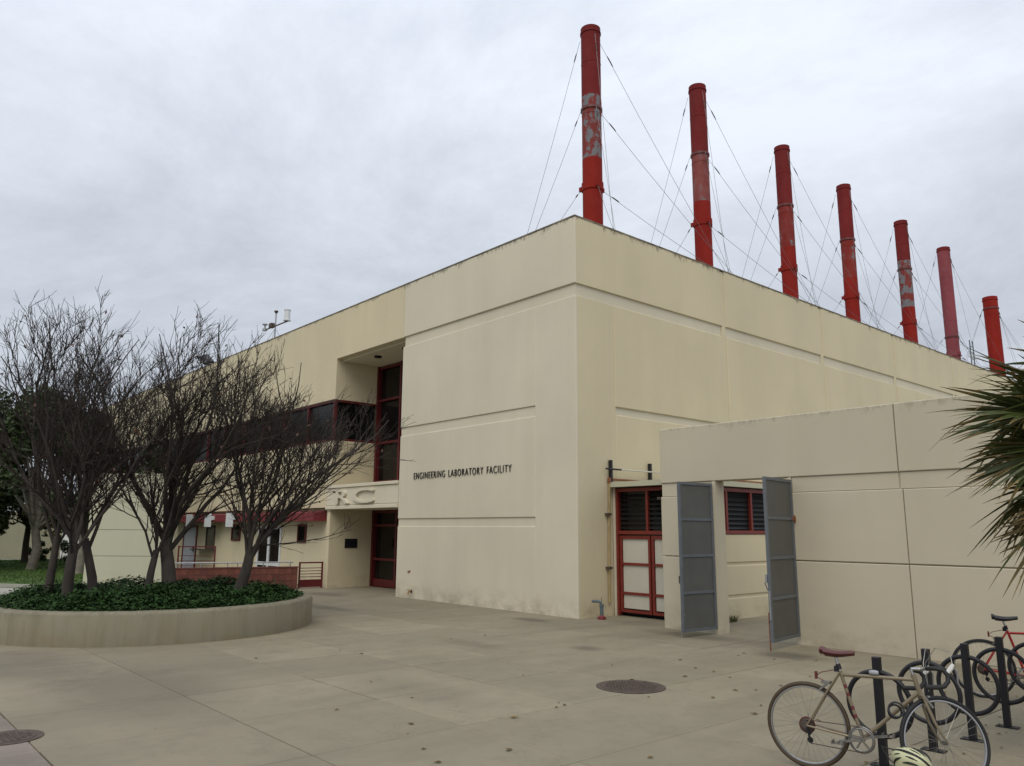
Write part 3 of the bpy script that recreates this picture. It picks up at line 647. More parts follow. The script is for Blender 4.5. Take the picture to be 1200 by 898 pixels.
# weather mast and floodlight on the roof above the wing
wm = tag(empty('weather_mast',(-23.9,3.0,ROOF)),'thin weather instrument mast with white shield on the wing roof','mast')
wm.scale = (0.85,0.85,0.92); MB().tube([(0,0,0),(0,0,3.65)],0.045,8).build('mast','galvanised',wm); MB().tube([(-0.75,-0.35,2.75),(0.85,0.35,3.1)],0.04,8).build('cross_arm','dark_iron',wm)
MB().lathe([(0.22,0),(0.22,0.05),(0.17,0.07),(0.17,0.55),(0.20,0.57),(0.20,0.62)],(0.82,0.33,3.12),n=16).build('instrument_shield','white_paint',wm,True)
MB().lathe([(0.04,0),(0.12,0.10),(0.12,0.16)],(0,0,3.62),n=12).build('sensor_head','dark_iron',wm)
MB().lathe([(0.14,0),(0.14,0.12),(0.05,0.16),(0.05,0.30),(0.16,0.34),(0.16,0.38)],(-0.72,-0.33,2.72),n=12).build('rain_gauge','galvanised',wm)
MB().box(-0.45,-0.12,-0.22,0.02,2.86,3.10).build('control_box','dark_iron',wm)
for e in ((-1.0,-1.4),(1.2,-1.2),(0.4,1.8)): MB().tube([(0,0,2.8),(e[0],e[1],0)],0.010,4).build('guy_wire','wire',wm)
fl = tag(empty('floodlight',(-25.6,1.2,9.6)),'pair of dark floodlights tilted on the wing parapet','floodlight')
MB().tube([(0,-0.8,-0.01),(0,-0.8,0.35)],0.03,6).build('stem','dark_iron',fl)
for dx in (-0.25,0.35): MB().obox((dx-0.55,-0.85,0.75),(dx+0.25,-0.85,0.28),0.30,0.10,(0.5,0,0.8)).build('lamp_head','black_steel',fl)

# ------------------------------------------------------------------ round planter with ivy
pl = tag(empty('round_planter',(PC.x,PC.y,0)),'round low concrete planter filled with ivy and bare trees','planter')
MB().lathe([(PR,-0.03),(PR,0.50),(PR-0.03,0.545),(PR-0.06,0.555),(PR-0.28,0.555),(PR-0.31,0.545),(PR-0.32,0.52),(PR-0.32,0.30)],(0,0,0),n=96).build('planter_wall','planter_concrete',pl,True)
MB().lathe([(PR-0.30,0.43),(1.6,0.50),(0.02,0.52)],(0,0,0),n=48).build('soil','soil',pl)
random.seed(21)
iv = MB()
def ivh(x,y):
    d = math.hypot(x,y); e = max(0.0, min(1.0, (PR-0.22-d)/0.5))
    return 0.50 + e*(0.14+0.09*math.sin(x*2.1+1)*math.cos(y*1.7)+0.06*math.sin(x*5+y*4)) + 0.04
for k in range(62000):
    a = random.uniform(0,6.2832); d = math.sqrt(random.random())*(PR-0.19); x, y = math.cos(a)*d, math.sin(a)*d
    h = ivh(x,y); z = 0.47 + (h-0.47)*(1-random.random()**2.2) + (random.random()**6)*0.10
    s = random.uniform(0.013,0.030)+0.022*random.random()**3; az = random.uniform(0,6.2832); tl = random.uniform(-0.2,0.9)
    u = V((math.cos(az),math.sin(az),0)); w = V((-math.sin(az)*math.cos(tl),math.cos(az)*math.cos(tl),math.sin(tl)))
    c = V((x,y,z))
    iv.add([c-w*s, c+u*s*0.8-w*s*0.1+V((0,0,s*.25)), c+w*s*1.1, c-u*s*0.8-w*s*0.1+V((0,0,s*.25))], [(0,1,2),(0,2,3)])
iv.build('ivy','ivy',pl,kind='stuff')

# ------------------------------------------------------------------ bare trees in the planter
RV = V((0.656,0.754,0)); FV = V((-0.754,0.656,0))      # plain horizontal axes, along and across the tree row
def bare_tree(base, label, height, lean, trunk_h, trunk_r, limbs, spread, seed, bias=(0,0)):
    rnd = random.Random(seed); o = tag(empty('bare_tree',base),label,'tree','bare trees in the round planter')
    tr, tw, lf = MB(), MB(), MB()
    biasv = RV*bias[0]+FV*bias[1]
    def seg(p, d, length, r0, r1, n, wob, up, mb, sides):
        pts=[p.copy()]; rs=[r0]; d=d.normalized()
        for i in range(n):
            d = (d + V((rnd.gauss(0,wob),rnd.gauss(0,wob),rnd.gauss(0,wob*0.6))) + V((0,0,up)) + biasv*0.04).normalized()
            p = p + d*(length/n); pts.append(p.copy()); rs.append(r0+(r1-r0)*(i+1)/n)
        mb.tube(pts,rs,sides,cap=False); return pts,rs
    def side(d, ang):
        ax = d.orthogonal().normalized(); ax.rotate(Matrix.Rotation(rnd.uniform(0,6.283),3,d)); q = d.copy(); q.rotate(Matrix.Rotation(ang,3,ax)); return q
    p = V((0,0,-0.35)); td = (V((0,0,1))+RV*lean[0]+FV*lean[1]).normalized()
    tp,trs = seg(p,td,trunk_h+0.35,trunk_r*1.25,trunk_r*0.85,6,0.05,0.02,tr,12)
    tip = tp[-1]
    for i in range(limbs):
        a = 6.283*i/limbs + rnd.uniform(-.4,.4); s = spread*rnd.uniform(0.35,1.15)
        d = (V((0,0,1)) + (RV*math.cos(a)+FV*math.sin(a))*s + biasv*0.9 + RV*lean[0]*0.5).normalized()
        st = tp[-1] if i % 3 else tp[-2]
        L1 = (height-trunk_h)*rnd.uniform(0.72,1.0)
        lp_,lr = seg(st,d,L1,trunk_r*rnd.uniform(0.30,0.48),0.008,9,0.13,0.02,tr,8)
        for j in range(rnd.randint(9,12)):
            t = rnd.uniform(0.05,0.97); q = int(t*8); pp = lp_[q].lerp(lp_[q+1],t*8-q); dd_ = (lp_[q+1]-lp_[q]).normalized()
            d2 = (side(dd_,rnd.uniform(0.45,1.1))+V((0,0,0.28))+biasv*0.3).normalized(); L2 = (height-trunk_h)*rnd.uniform(0.26,0.52)*(1.1-0.55*t)
            p2,r2 = seg(pp,d2,L2,max(0.008,min(0.02,lr[q]*0.5)),0.005,6,0.14,0.05,tw,5)
            for m_ in range(rnd.randint(7,10)):
                t2 = rnd.uniform(0.1,1.0); q2 = min(5,int(t2*6)); pp2 = p2[q2].lerp(p2[q2+1],t2*6-q2 if t2 < 1 else 1); d3 = side((p2[q2+1]-p2[q2]).normalized(),rnd.uniform(0.3,0.85)); d3 = (d3+V((0,0,0.30))+biasv*0.15).normalized()
                L3 = rnd.uniform(0.35,0.95)*(1.15-0.4*t2)
                p3,r3 = seg(pp2,d3,L3,0.0065,0.0035,4,0.15,0.05,tw,3)
                for z_ in range(rnd.randint(1,3)):
                    q3 = rnd.randint(1,3); d4 = (side((p3[q3+1]-p3[q3]).normalized(),rnd.uniform(0.4,0.9))+V((0,0,0.2))).normalized()
                    p4,_ = seg(p3[q3],d4,rnd.uniform(0.15,0.40),0.005,0.003,2,0.12,0.05,tw,3)
                    if rnd.random() < 0.05:
                        c = p4[-1]; s = rnd.uniform(0.03,0.055); u1 = V((rnd.gauss(0,1),rnd.gauss(0,1),rnd.gauss(0,1))).normalized(); u2 = u1.orthogonal().normalized()
                        lf.add([c, c+u1*s+u2*s*0.5, c+u1*s*2, c+u1*s-u2*s*0.5],[(0,1,2,3)])
    tr.build('trunk','bark',o,True); tw.build('branches','twig',o)
    if lf.v: lf.build('clinging_leaves','dry_leaf',o)
    return o
bare_tree((-5.35,-9.50,0.50),'dark straight bare tree beside the forked grey one, at the lawn side of the planter',5.9,(-0.04,0),1.3,0.075,6,0.55,31,(-0.10,0))
bare_tree((-4.95,-9.22,0.50),'bare tree with thick grey forked trunk in the planter',6.1,(-0.06,0),1.15,0.098,7,0.58,32,(-0.02,0))
bare_tree((-5.20,-8.70,0.50),'bare tree with side limb bending out low, before the pale freestanding wall',6.0,(0.0,0),1.25,0.088,6,0.60,33,(0.04,0))
bare_tree((-4.85,-7.85,0.50),'slim bare tree leaning towards its stout neighbour',5.0,(0.16,0),1.0,0.075,5,0.40,34,(0.02,0))
bare_tree((-4.70,-7.38,0.50),'stoutest bare tree in the planter with broad dense crown',6.6,(0.03,0),1.2,0.14,9,0.66,35,(0.20,0))
bare_tree((-3.95,-6.35,0.50),'bare tree leaning over the planter edge towards the entrance',5.7,(0.17,0),0.95,0.115,11,0.50,36,(0.17,0))

# ------------------------------------------------------------------ background block, brick patio wall, far wall
blk = tag(empty('screen_wall',(-17.4,-6.1,0),math.atan2(0.754,0.656)),'pale freestanding wall with thin horizontal grooves beyond the planter','wall')
BF = (V((0,0,0)),V((1,0,0)),V((0,-1,0)))
MB().box(0.02,2.95,0.04,0.30,-0.03,3.72).build('wall','stucco_core',blk)
for a,b in ((-0.03,0.985),(1.0,1.865),(1.88,2.80),(2.815,3.74)): MB().slab(BF,0,2.97,a,b,-0.05,0.0,0.008).build('panel','stucco_pale',blk)
MB().box(-0.02,2.99,-0.02,0.33,3.742,3.80).build('coping','stucco_pale',blk)
bw = tag(empty('patio_wall',(-12.10,-0.90,0),math.atan2(-3.60,-1.20)),'low red concrete block wall in front of the patio','wall')
LN = 3.8
MB().box(0.01,LN-0.01,0.012,0.188,-0.03,0.655).build('mortar_core','mortar',bw)
bc = None
for row in range(4):
    z0 = -0.12+0.2*row; off = 0.0 if row % 2 == 0 else -0.2
    x = off
    while x < LN-0.02:
        a, b = max(0,x), min(LN,x+0.4)
        if b-a > 0.08:
            f = abs(b-a-0.4) < 0.01
            if f and bc: o = share(bc,'block',bw)
            else:
                o = MB().box(0.005,b-a-0.005,0.0,0.2,0.005,0.193).build('block','block_red',bw)
                if f: bc = o
            o.location = (a,0,z0)
        x += 0.4
MB().box(-0.01,LN+0.01,-0.012,0.212,0.682,0.72).build('cap','block_red',bw)
hr = tag(empty('patio_handrail',(-12.10,-0.90,0),math.atan2(-3.60,-1.20)),'grey pipe handrail fixed on the red block wall','handrail')
MB().tube([(0.15,0.1,0.86),(3.8,0.1,0.86)],0.022,8).build('rail','galvanised',hr)
for x in (0.25,1.1,1.9,2.2,3.0,3.7): MB().tube([(x,0.1,0.71),(x,0.1,0.86)],0.018,6).build('post','galvanised',hr)
def redrail(loc,tgt,w,h,label,kick):
    d = V(tgt)-V(loc[:2]); o = tag(empty('patio_gate',(loc[0],loc[1],0),math.atan2(d.y,d.x)),label,'gate')
    for x in (0,w-0.05): MB().box(x,x+0.05,-0.025,0.025,0.0,h).build('post','entrance_red',o)
    MB().box(0.05,w-0.05,-0.02,0.02,h-0.05,h-0.005).build('top_rail','entrance_red',o)
    if kick: MB().box(0.05,w-0.05,-0.015,0.015,0.04,0.28).build('kick_plate','entrance_red',o)
    else: MB().box(0.05,w-0.05,-0.02,0.02,0.1,0.15).build('bottom_rail','entrance_red',o)
    for k in range(4):
        z = (0.36 if kick else 0.28)+k*(h-0.48)/4; MB().box(0.05,w-0.05,-0.012,0.012,z,z+0.022).build('bar','entrance_red',o)
redrail((-12.06,-0.86),(-11.98,-0.05),0.84,0.86,'red barred gate closing the patio beside the recess',True)
redrail((-19.9,-2.2),(-18.9,-1.05),1.5,1.25,'red barred railing panel near the grey service door',False)
fw = tag(empty('far_wall',(-45.6,-1,0)),'pale wall of a far building beyond the lawn','wall')
for k in range(7): MB().box(-0.3,0.0 if k % 2 else -0.06,-3.8*(k+1)+0.02,-3.8*k,-0.03,2.9-0.12*(k % 2)).build('panel','stucco_pale',fw)

# ------------------------------------------------------------------ leafy trees and shrubs behind the lawn
def leafy(name, base, label, h, rad, n, leaf, seed, trunk_h, mat='foliage', bark='bark', cat='tree', group=None, squash=1.0, tr=0.16):
    rnd = random.Random(seed); o = tag(empty(name,base),label,cat,group); t = MB()
    top = V((rnd.uniform(-.3,.3),rnd.uniform(-.3,.3),h*0.72))
    t.tube([V((0,0,-0.1)),V((0,0,trunk_h*0.5))+V((rnd.gauss(0,.08),rnd.gauss(0,.08),0)),V((0,0,trunk_h)),top],[tr*1.2,tr,tr*0.85,tr*0.2],10)
    cl = []
    nc = max(7,int(rad*11))
    for k in range(nc):
        a = rnd.uniform(0,6.283); e = math.sqrt(rnd.random()); zf = rnd.uniform(0.0,1.0); prof = math.sin(math.pi*min(0.97,0.22+0.75*zf))**0.7
        c = V((math.cos(a)*rad*e*prof,math.sin(a)*rad*e*prof,trunk_h+(h-trunk_h)*zf*0.95)); cl.append((c,rad*rnd.uniform(0.20,0.40)))
        s0 = V((0,0,trunk_h*rnd.uniform(0.75,1.1))); t.tube([s0,s0.lerp(c,0.5)+V((0,0,0.2)),c],[tr*0.4,tr*0.22,0.02],6,cap=False)
    t.build('trunk',bark,o,True)
    f = MB()
    for k in range(n):
        c,r = cl[rnd.randrange(nc)]; d = V((rnd.gauss(0,1),rnd.gauss(0,1),rnd.gauss(0,1)*0.8)).normalized()*r*(rnd.random()**0.45)
        p = c+d; u = V((rnd.gauss(0,1),rnd.gauss(0,1),rnd.gauss(0,0.7))).normalized(); w = u.orthogonal().normalized(); w.rotate(Matrix.Rotation(rnd.uniform(0,6.28),3,u)); s = leaf*rnd.uniform(0.6,1.3)
        f.add([p-u*s,p+w*s*0.5,p+u*s,p-w*s*0.5],[(0,1,2,3)])
    f.build('crown',mat,o); return o
leafy('evergreen_tree',(-30.0,-5.4,0),'dark evergreen tree with pale trunk standing on the lawn',8.8,2.8,14000,0.15,41,1.9,'foliage','bark_pale',group='trees on the lawn',tr=0.20)
leafy('evergreen_tree',(-25.2,-4.45,0),'evergreen tree with pale trunk near the pale freestanding wall',6.8,1.7,6500,0.12,42,2.0,'foliage','bark_pale',group='trees on the lawn',tr=0.19)
leafy('evergreen_tree',(-33.5,-8.5,0),'tall dark evergreen behind the pale trunked trees',9.8,3.3,14000,0.17,43,1.5,'foliage','bark',group='trees on the lawn')
leafy('evergreen_tree',(-38.5,-4.2,0),'yellowish green tree before the far pale wall',9.0,2.6,8000,0.15,44,2.2,'foliage_yellow','bark',group='trees on the lawn')
leafy('evergreen_tree',(-37.0,-10.5,0),'broad dark evergreen at the edge of the far path',10.5,3.4,9000,0.17,45,1.2,'foliage','bark',group='trees on the lawn')
leafy('evergreen_tree',(-29.0,-11.5,0),'dense evergreen beside the lawn kerb',9.0,3.0,12000,0.16,46,1.3,'foliage','bark',group='trees on the lawn')
leafy('leafy_shrub',(-22.8,-2.9,0),'tall dark leafy shrub rising behind the pale freestanding wall',5.3,1.5,5000,0.11,47,0.8,'foliage','bark',cat='shrub',tr=0.08)
for k,(x,y) in enumerate(((-40.5,-3.2),(-39.5,-2.2),(-36.5,-1.9),(-33.5,-1.8))):
    leafy('low_shrub',(x,y,0),'low dark shrub along the wing wall behind the lawn',1.1,0.75,1400,0.07,60+k,0.1,'foliage','bark',cat='shrub',group='low shrubs along the wing wall',tr=0.03)
wd_ = tag(empty('weed_clump',(2.36,2.2,0)),'small weed clump growing at the annex wall inside the gate','plant'); m = MB(); rnd = random.Random(9)
for k in range(160):
    a = rnd.uniform(0,6.283); r_ = rnd.random()**0.7*0.22; p = V((abs(math.cos(a))*r_,math.sin(a)*r_*1.3,0)); q = p+V((rnd.gauss(0,.05),rnd.gauss(0,.05),rnd.uniform(.05,.17))); w = V((rnd.gauss(0,1),rnd.gauss(0,1),0)).normalized()*0.014
    m.add([p-w,p+w,q],[(0,1,2)])
m.build('blades','foliage_yellow',wd_)

# ------------------------------------------------------------------ manholes
def manhole(loc, r, label):
    o = tag(empty('manhole_cover',loc),label,'manhole','iron manhole covers')
    MB().lathe([(r,0.001),(r,0.006),(r-0.05,0.007),(r-0.055,0.003)],(0,0,0),n=48).build('frame','dark_iron',o)
    MB().lathe([(r-0.065,0.0035),(r-0.065,0.0075),(r-0.07,0.008)],(0,0,0),n=48).build('lid','dark_iron',o)
    m = MB()
    for i in range(-7,8):
        for j in range(-7,8):
            x, y = i*0.055, j*0.055
            if math.hypot(x,y) < r-0.10: m.box(x-0.018,x+0.018,y-0.018,y+0.018,0.0081,0.0125)
    m.build('tread_studs','dark_iron',o,kind='stuff')
manhole((5.85,-5.07,0.0),0.44,'round rusty iron manhole cover in the open plaza')
manhole((3.74,-11.52,0.0),0.29,'smaller iron manhole cover on the pinkish paving')

# ------------------------------------------------------------------ bike rack
RACK = [(9.48,-6.05),(9.555,-5.21),(9.65,-4.53),(9.69,-3.70),(9.78,-2.92)]
RLAB = ['black bike rack post with ring, locked to the tan bicycle frame','black bike rack post with ring behind the drop handlebar','black bike rack post with ring, third along the rack from the tan bicycle','black bike rack post with ring, before the red bicycle wheel','black bike rack post with ring beside the red bicycle frame']
for k,(x,y) in enumerate(RACK):
    o = tag(empty('rack_post',(x,y,0),R(4)),RLAB[k],'bike rack','bike rack posts with rings')
    MB().slab((V((0,0,0)),V((1,0,0)),V((0,-1,0))),-0.031,0.031,0.006,0.885,-0.031,0.031,0.004).build('post','black_steel',o)
    MB().box(-0.10,0.10,-0.055,0.055,0.0,0.009).build('base_plate','black_steel',o)
    MB().torus((0.0,0.0,0.50),(0,1,0),0.262,0.0215,48,10).build('ring','black_steel',o,True)
    for s in (-0.08,0.08): MB().lathe([(0.012,0.009),(0.012,0.022)],(s,0,0),n=6).build('bolt','steel_dull',o)

# ------------------------------------------------------------------ bicycles
def wheel(parent, c, ax, tyre, cog=False):
    c = V(c); ax = V(ax).normalized(); e = bpy.data.objects.new('wheel',None)
    hubm = MB().tube([c-ax*0.05,c-ax*0.03,c+ax*0.03,c+ax*0.05],[0.008,0.016,0.016,0.008],10)
    h = hubm.build('wheel','steel_dull',parent,True)
    MB().torus(c,ax,0.327,0.0135,56,8).build('tyre',tyre,h,True)
    MB().torus(c,ax,0.307,0.0095,56,6,0.95).build('rim','chrome',h,True)
    a = ax.orthogonal().normalized(); b = ax.cross(a); m = MB()
    for i in range(32):
        t = 6.2832*i/32; sgn = 1 if i % 2 else -1; t2 = t+sgn*0.9*(1 if (i//2) % 2 else -1)
        m.tube([c+ax*0.028*sgn+(a*math.cos(t2)+b*math.sin(t2))*0.018, c+(a*math.cos(t)+b*math.sin(t))*0.302],0.0013,3,cap=False)
    m.build('spokes','steel_dull',h)
    MB().torus(c+ax*0.004,ax,0.341,0.0035,56,5).build('tread','tyre_black',h)
    return h
def bicycle(loc, heading, label, frame, tyre_r, tyre_f, saddle, steer, drop, lean=0.0):
    o = tag(empty('bicycle',loc,heading),label,'bicycle'); o.rotation_euler = (lean,0,heading)
    rh = V((0,0,0.338)); fh = V((1.035,0,0.338)); bb = V((0.435,0,0.285)); sc = V((0.285,0,0.80)); ht = V((0.845,0,0.815)); hb_ = V((0.885,0,0.685)); axs = (ht-hb_).normalized()
    rot = Matrix.Translation(hb_) @ Matrix.Rotation(steer,4,axs) @ Matrix.Translation(-hb_)
    T = lambda p: rot @ V(p)
    f = MB(); f.tube([sc+V((0.005,0,-0.03)),ht-axs*0.03],0.0145,12).tube([bb,hb_+axs*0.015],0.0160,12).tube([bb,sc],0.0145,12).tube([hb_-axs*0.012,ht+axs*0.012],0.019,12).tube([bb-V((0,0.036,0)),bb+V((0,0.036,0))],0.021,12)
    fr = f.build('frame',frame,o,True)
    st = MB()
    for s in (-1,1):
        st.tube([bb+V((-0.02,s*0.022,0)),bb.lerp(rh,0.5)+V((0,s*0.045,0)),rh+V((0.01,s*0.062,0))],[0.010,0.010,0.007],8)
        st.tube([sc+V((0,s*0.014,-0.01)),sc.lerp(rh,0.4)+V((0,s*0.036,0)),rh+V((0.005,s*0.062,0))],[0.008,0.008,0.0065],8)
    st.build('stays',frame,o,True)
    if frame == 'bike_tan':
        for t in (0.30,0.42,0.62,0.74): MB().tube([bb.lerp(sc,t),bb.lerp(sc,t+0.055)],0.0152,12).build('decal','maroon_plastic',fr)
        MB().lathe([(0.0165,0),(0.022,0.02),(0.022,0.05),(0.0165,0.07)],ht-V((0.33,0,0.006)),(1,0,0),10).build('pump_clip','galvanised',fr)
    wheel(o,rh,(0,1,0),tyre_r)
    fhp = T(fh); fax = rot.to_3x3() @ V((0,1,0))
    wheel(o,fhp,fax,tyre_f)
    fk = MB()
    crown = hb_-axs*0.03
    for s in (-1,1):
        fk.tube([T(crown+V((0,s*0.03,0))),T(crown.lerp(fh,0.55)+V((-0.02,s*0.050,0))),T(crown.lerp(fh,0.85)+V((-0.012,s*0.056,0))),T(fh+V((0,s*0.058,0)))],[0.0125,0.0115,0.009,0.007],8)
    fk.tube([T(crown+V((0,-0.045,0))),T(crown+V((0,0.045,0)))],0.015,8)
    fk.build('fork',frame,o,True)
    # seat
    sp_ = (sc-bb).normalized(); stop = sc+sp_*0.115
    MB().tube([sc,stop],0.0125,10).build('seat_post','chrome',o,True)
    sd = MB(); n = 14; ring = []
    sc0 = stop+V((0.02,0,0.035))
    for i in range(n):
        t = i/(n-1); x = -0.135+0.27*t; w = 0.070*(1-t)**0.75*(1 if t > 0.08 else 0.8)+0.018; hgt = 0.012*math.cos(t*6)*0.5+(0.014 if t < 0.15 else 0)
        row = []
        for j in range(10):
            a = 6.2832*j/10; row.append((sc0.x+x, sc0.y+math.cos(a)*w, sc0.z+hgt+math.sin(a)*(0.020 if math.sin(a) > 0 else 0.045*(1-0.5*t))))
        ring.append(row)
    vs = [p for r_ in ring for p in r_]; fs = [(i*10+j,i*10+(j+1)%10,(i+1)*10+(j+1)%10,(i+1)*10+j) for i in range(n-1) for j in range(10)]+[tuple(range(9,-1,-1)),tuple((n-1)*10+j for j in range(10))]
    sd.add(vs,fs); sd.build('saddle',saddle,o,True)
    # crankset
    cs = MB()
    for rr,yy in ((0.098,-0.052),(0.086,-0.060)):
        cs.torus(bb+V((0,yy,0)),(0,1,0),rr,0.0055,40,4)
        for i in range(44):
            t = 6.2832*i/44; c = bb+V((math.cos(t)*(rr+0.006),yy,math.sin(t)*(rr+0.006))); cs.box(c.x-.003,c.x+.003,c.y-.0015,c.y+.0015,c.z-.003,c.z+.003)
    for i in range(5):
        t = 6.2832*i/5+0.4; cs.obox(bb+V((0,-0.058,0)),bb+V((math.cos(t)*0.095,-0.056,math.sin(t)*0.095)),0.016,0.006,(0,1,0))
    cr = cs.build('chainrings','steel_dull',o)
    ca = V((-0.985,0,-0.17))*0.17
    MB().obox(bb+V((0,-0.075,0)),bb+ca+V((0,-0.085,0)),0.012,0.020).build('crank_arm','steel_dull',cr); MB().obox(bb+V((0,0.075,0)),bb-ca+V((0,0.085,0)),0.012,0.020).build('crank_arm','steel_dull',cr)
    for s,q in ((-1,ca),(1,-ca)):
        c = bb+q+V((0,s*0.135,0)); pd = MB().box(c.x-.04,c.x+.04,c.y-.045,c.y+.045,c.z-.010,c.z-.004).box(c.x-.045,c.x-.036,c.y-.045,c.y+.045,c.z-.013,c.z+.013).box(c.x+.036,c.x+.045,c.y-.045,c.y+.045,c.z-.013,c.z+.013).tube([c-V((0,s*0.06,0)),c+V((0,s*0.04,0))],0.007,6).build('pedal','steel_dull',cr)
        MB().box(c.x-.0475,c.x-.0452,c.y-.03,c.y+.03,c.z-.008,c.z+.008).build('reflector','orange_plastic',pd) if s < 0 else None
    fw_ = MB()
    for k in range(5): fw_.lathe([(0.030+0.007*k,0),(0.030+0.007*k,0.003)],rh+V((0,-0.050+0.005*k,0)),(0,1,0),28)
    fw_.build('cassette','dark_iron',o)
    mg = MB().torus(rh+V((0,-0.022,0)),(0,1,0),0.062,0.006,28,4)
    for i in range(14):
        t = 6.2832*i/14; mg.lathe([(0.007,0),(0.007,0.004)],rh+V((math.cos(t)*0.052,-0.026,math.sin(t)*0.052)),(0,1,0),8)
    mg.build('spoke_guard','maroon_plastic',o)
    dj = rh+V((0.03,-0.062,-0.11)); de = MB().obox(rh+V((0.01,-0.066,-0.015)),dj,0.014,0.02,(0,1,0)).lathe([(0.024,0),(0.024,0.006)],dj,(0,1,0),14).lathe([(0.020,0),(0.020,0.006)],dj+V((-0.005,0,0.06)),(0,1,0),14)
    de.build('derailleur','black_steel',o)
    chn = MB().tube([rh+V((0,-0.05,0.045)),bb+V((-0.005,-0.054,0.098))],0.004,4).tube([dj+V((0,0.003,-0.024)),bb+V((0.0,-0.054,-0.098))],0.004,4)
    chn.build('chain','dark_iron',o)
    # brakes
    rb = sc.lerp(rh,0.30)+V((-0.045,0,0.01))
    MB().obox(rb+V((0.04,-0.035,0.03)),rb+V((-0.035,-0.03,-0.035)),0.012,0.016).obox(rb+V((0.04,0.035,0.03)),rb+V((-0.035,0.03,-0.035)),0.012,0.016).box(rb.x-.02,rb.x+.05,rb.y-.04,rb.y+.04,rb.z+.015,rb.z+.035).build('rear_brake','steel_dull',o)
    fb = T(crown+V((0.035,0,-0.01))); q1 = rot.to_3x3()
    MB().obox(fb+q1@V((-0.03,-0.04,0.02)),fb+q1@V((0.03,-0.035,-0.06)),0.012,0.016).obox(fb+q1@V((-0.03,0.04,0.02)),fb+q1@V((0.03,0.035,-0.06)),0.012,0.016).obox(fb+q1@V((0,-0.045,0.02)),fb+q1@V((0,0.045,0.02)),0.018,0.014).build('front_brake','steel_dull',o)
    MB().lathe([(0.018,0),(0.020,0.004),(0.020,0.040),(0.018,0.044)],sc+sp_*0.012,sp_,14).box(sc.x-0.045,sc.x-0.012,-0.014,0.014,sc.z-0.01,sc.z+0.035).build('seat_clamp','black_steel',o)
    MB().box(rb.x-0.075,rb.x-0.058,-0.018,0.018,rb.z+0.045,rb.z+0.105).tube([(rb.x-0.066,0,rb.z+0.065),(rb.x-0.03,0,rb.z+0.10),(sc.x-0.02,0,sc.z+0.01)],0.004,6).tube([(rb.x-0.066,0,rb.z+0.06),(rb.x+0.02,0,rb.z+0.025)],0.004,6).build('rear_reflector','maroon_plastic',o)
    # stem and bars
    hs = ht+axs*0.055; barc = hs+V((0.085,0,0.005))
    sm = MB().tube([T(ht),T(hs)],0.012,8).tube([T(hs),T(barc)],0.013,8).tube([T(barc+V((0,-0.03,0))),T(barc+V((0,0.03,0)))],0.016,8); sm.build('stem','chrome',o,True)
    if drop:
        hbm, tape = MB(), MB()
        hbm.tube([T(barc+V((0,-0.10,0))),T(barc+V((0,0.10,0)))],0.0125,8)
        for s in (-1,1):
            path = [(0,0.10,0),(0.0,0.165,0),(0.025,0.195,0.0),(0.075,0.205,-0.008),(0.105,0.207,-0.045),(0.102,0.207,-0.09),(0.07,0.208,-0.128),(0.02,0.21,-0.14),(-0.075,0.212,-0.145)]
            tape.tube([T(barc+V((x,s*y,z))) for x,y,z in path],0.018,10)
            hd = barc+V((0.105,s*0.207,-0.025))
            hz = MB().tube([T(hd),T(hd+V((0.03,0,0.035))),T(hd+V((0.05,0,0.065)))],[0.016,0.019,0.013],8); ho = hz.build('brake_hood','hood_white',o,True)
            MB().tube([T(hd+V((0.045,0,0.05))),T(hd+V((0.075,0,0.01))),T(hd+V((0.070,0,-0.06))),T(hd+V((0.085,0,-0.105)))],[0.007,0.007,0.006,0.004],6).build('brake_lever','steel_dull',ho,True)
            MB().tube([T(hd+V((0.045,0,0.065))),T(hd+V((0.05,-s*0.03,0.16))),T(hd+V((-0.02,-s*0.12,0.19))),T(hd+V((-0.08,-s*0.19,0.07))),T(crown+V((0.06,0,0.05)))],0.0028,5).build('brake_cable','steel_dull',o,True)
        hbm.build('handlebar','chrome',o,True); tape.build('bar_tape','tape_black',o,True)
    else:
        MB().tube([T(barc+V((0,-0.30,0.01))),T(barc+V((0,0,0))),T(barc+V((0,0.30,0.01)))],0.0125,8).build('handlebar','steel_dull',o,True)
        for s in (-1,1): MB().tube([T(barc+V((0,s*0.19,0.007))),T(barc+V((0,s*0.31,0.01)))],0.017,8).build('grip','tape_black',o,True)
    return o
b1 = bicycle((9.09,-6.57,0.0), math.atan2(0.26,1.02), 'tan road bicycle with drop handlebar and brown saddle at the rack','bike_tan','tyre_gum','tyre_black','saddle_brown',R(33),True,R(-2.5))
# cable lock on the tan bicycle
lk = tag(MB().torus((9.80,-6.46,0.56),(0.3,-0.9,0.3),0.055,0.008,24,6).torus((9.78,-6.44,0.54),(0.6,-0.7,0.1),0.050,0.008,24,6).build('cable_lock','black_steel',smooth=True),'black coiled cable lock looped on the tan bicycle down tube','lock')
b2 = bicycle((9.02,-2.27,0.0), math.atan2(0.36,0.93), 'red bicycle with black saddle at the end of the rack','bike_red','tyre_black','tyre_black','saddle_black',R(10),False,R(2))
# helmet hanging from the pedal

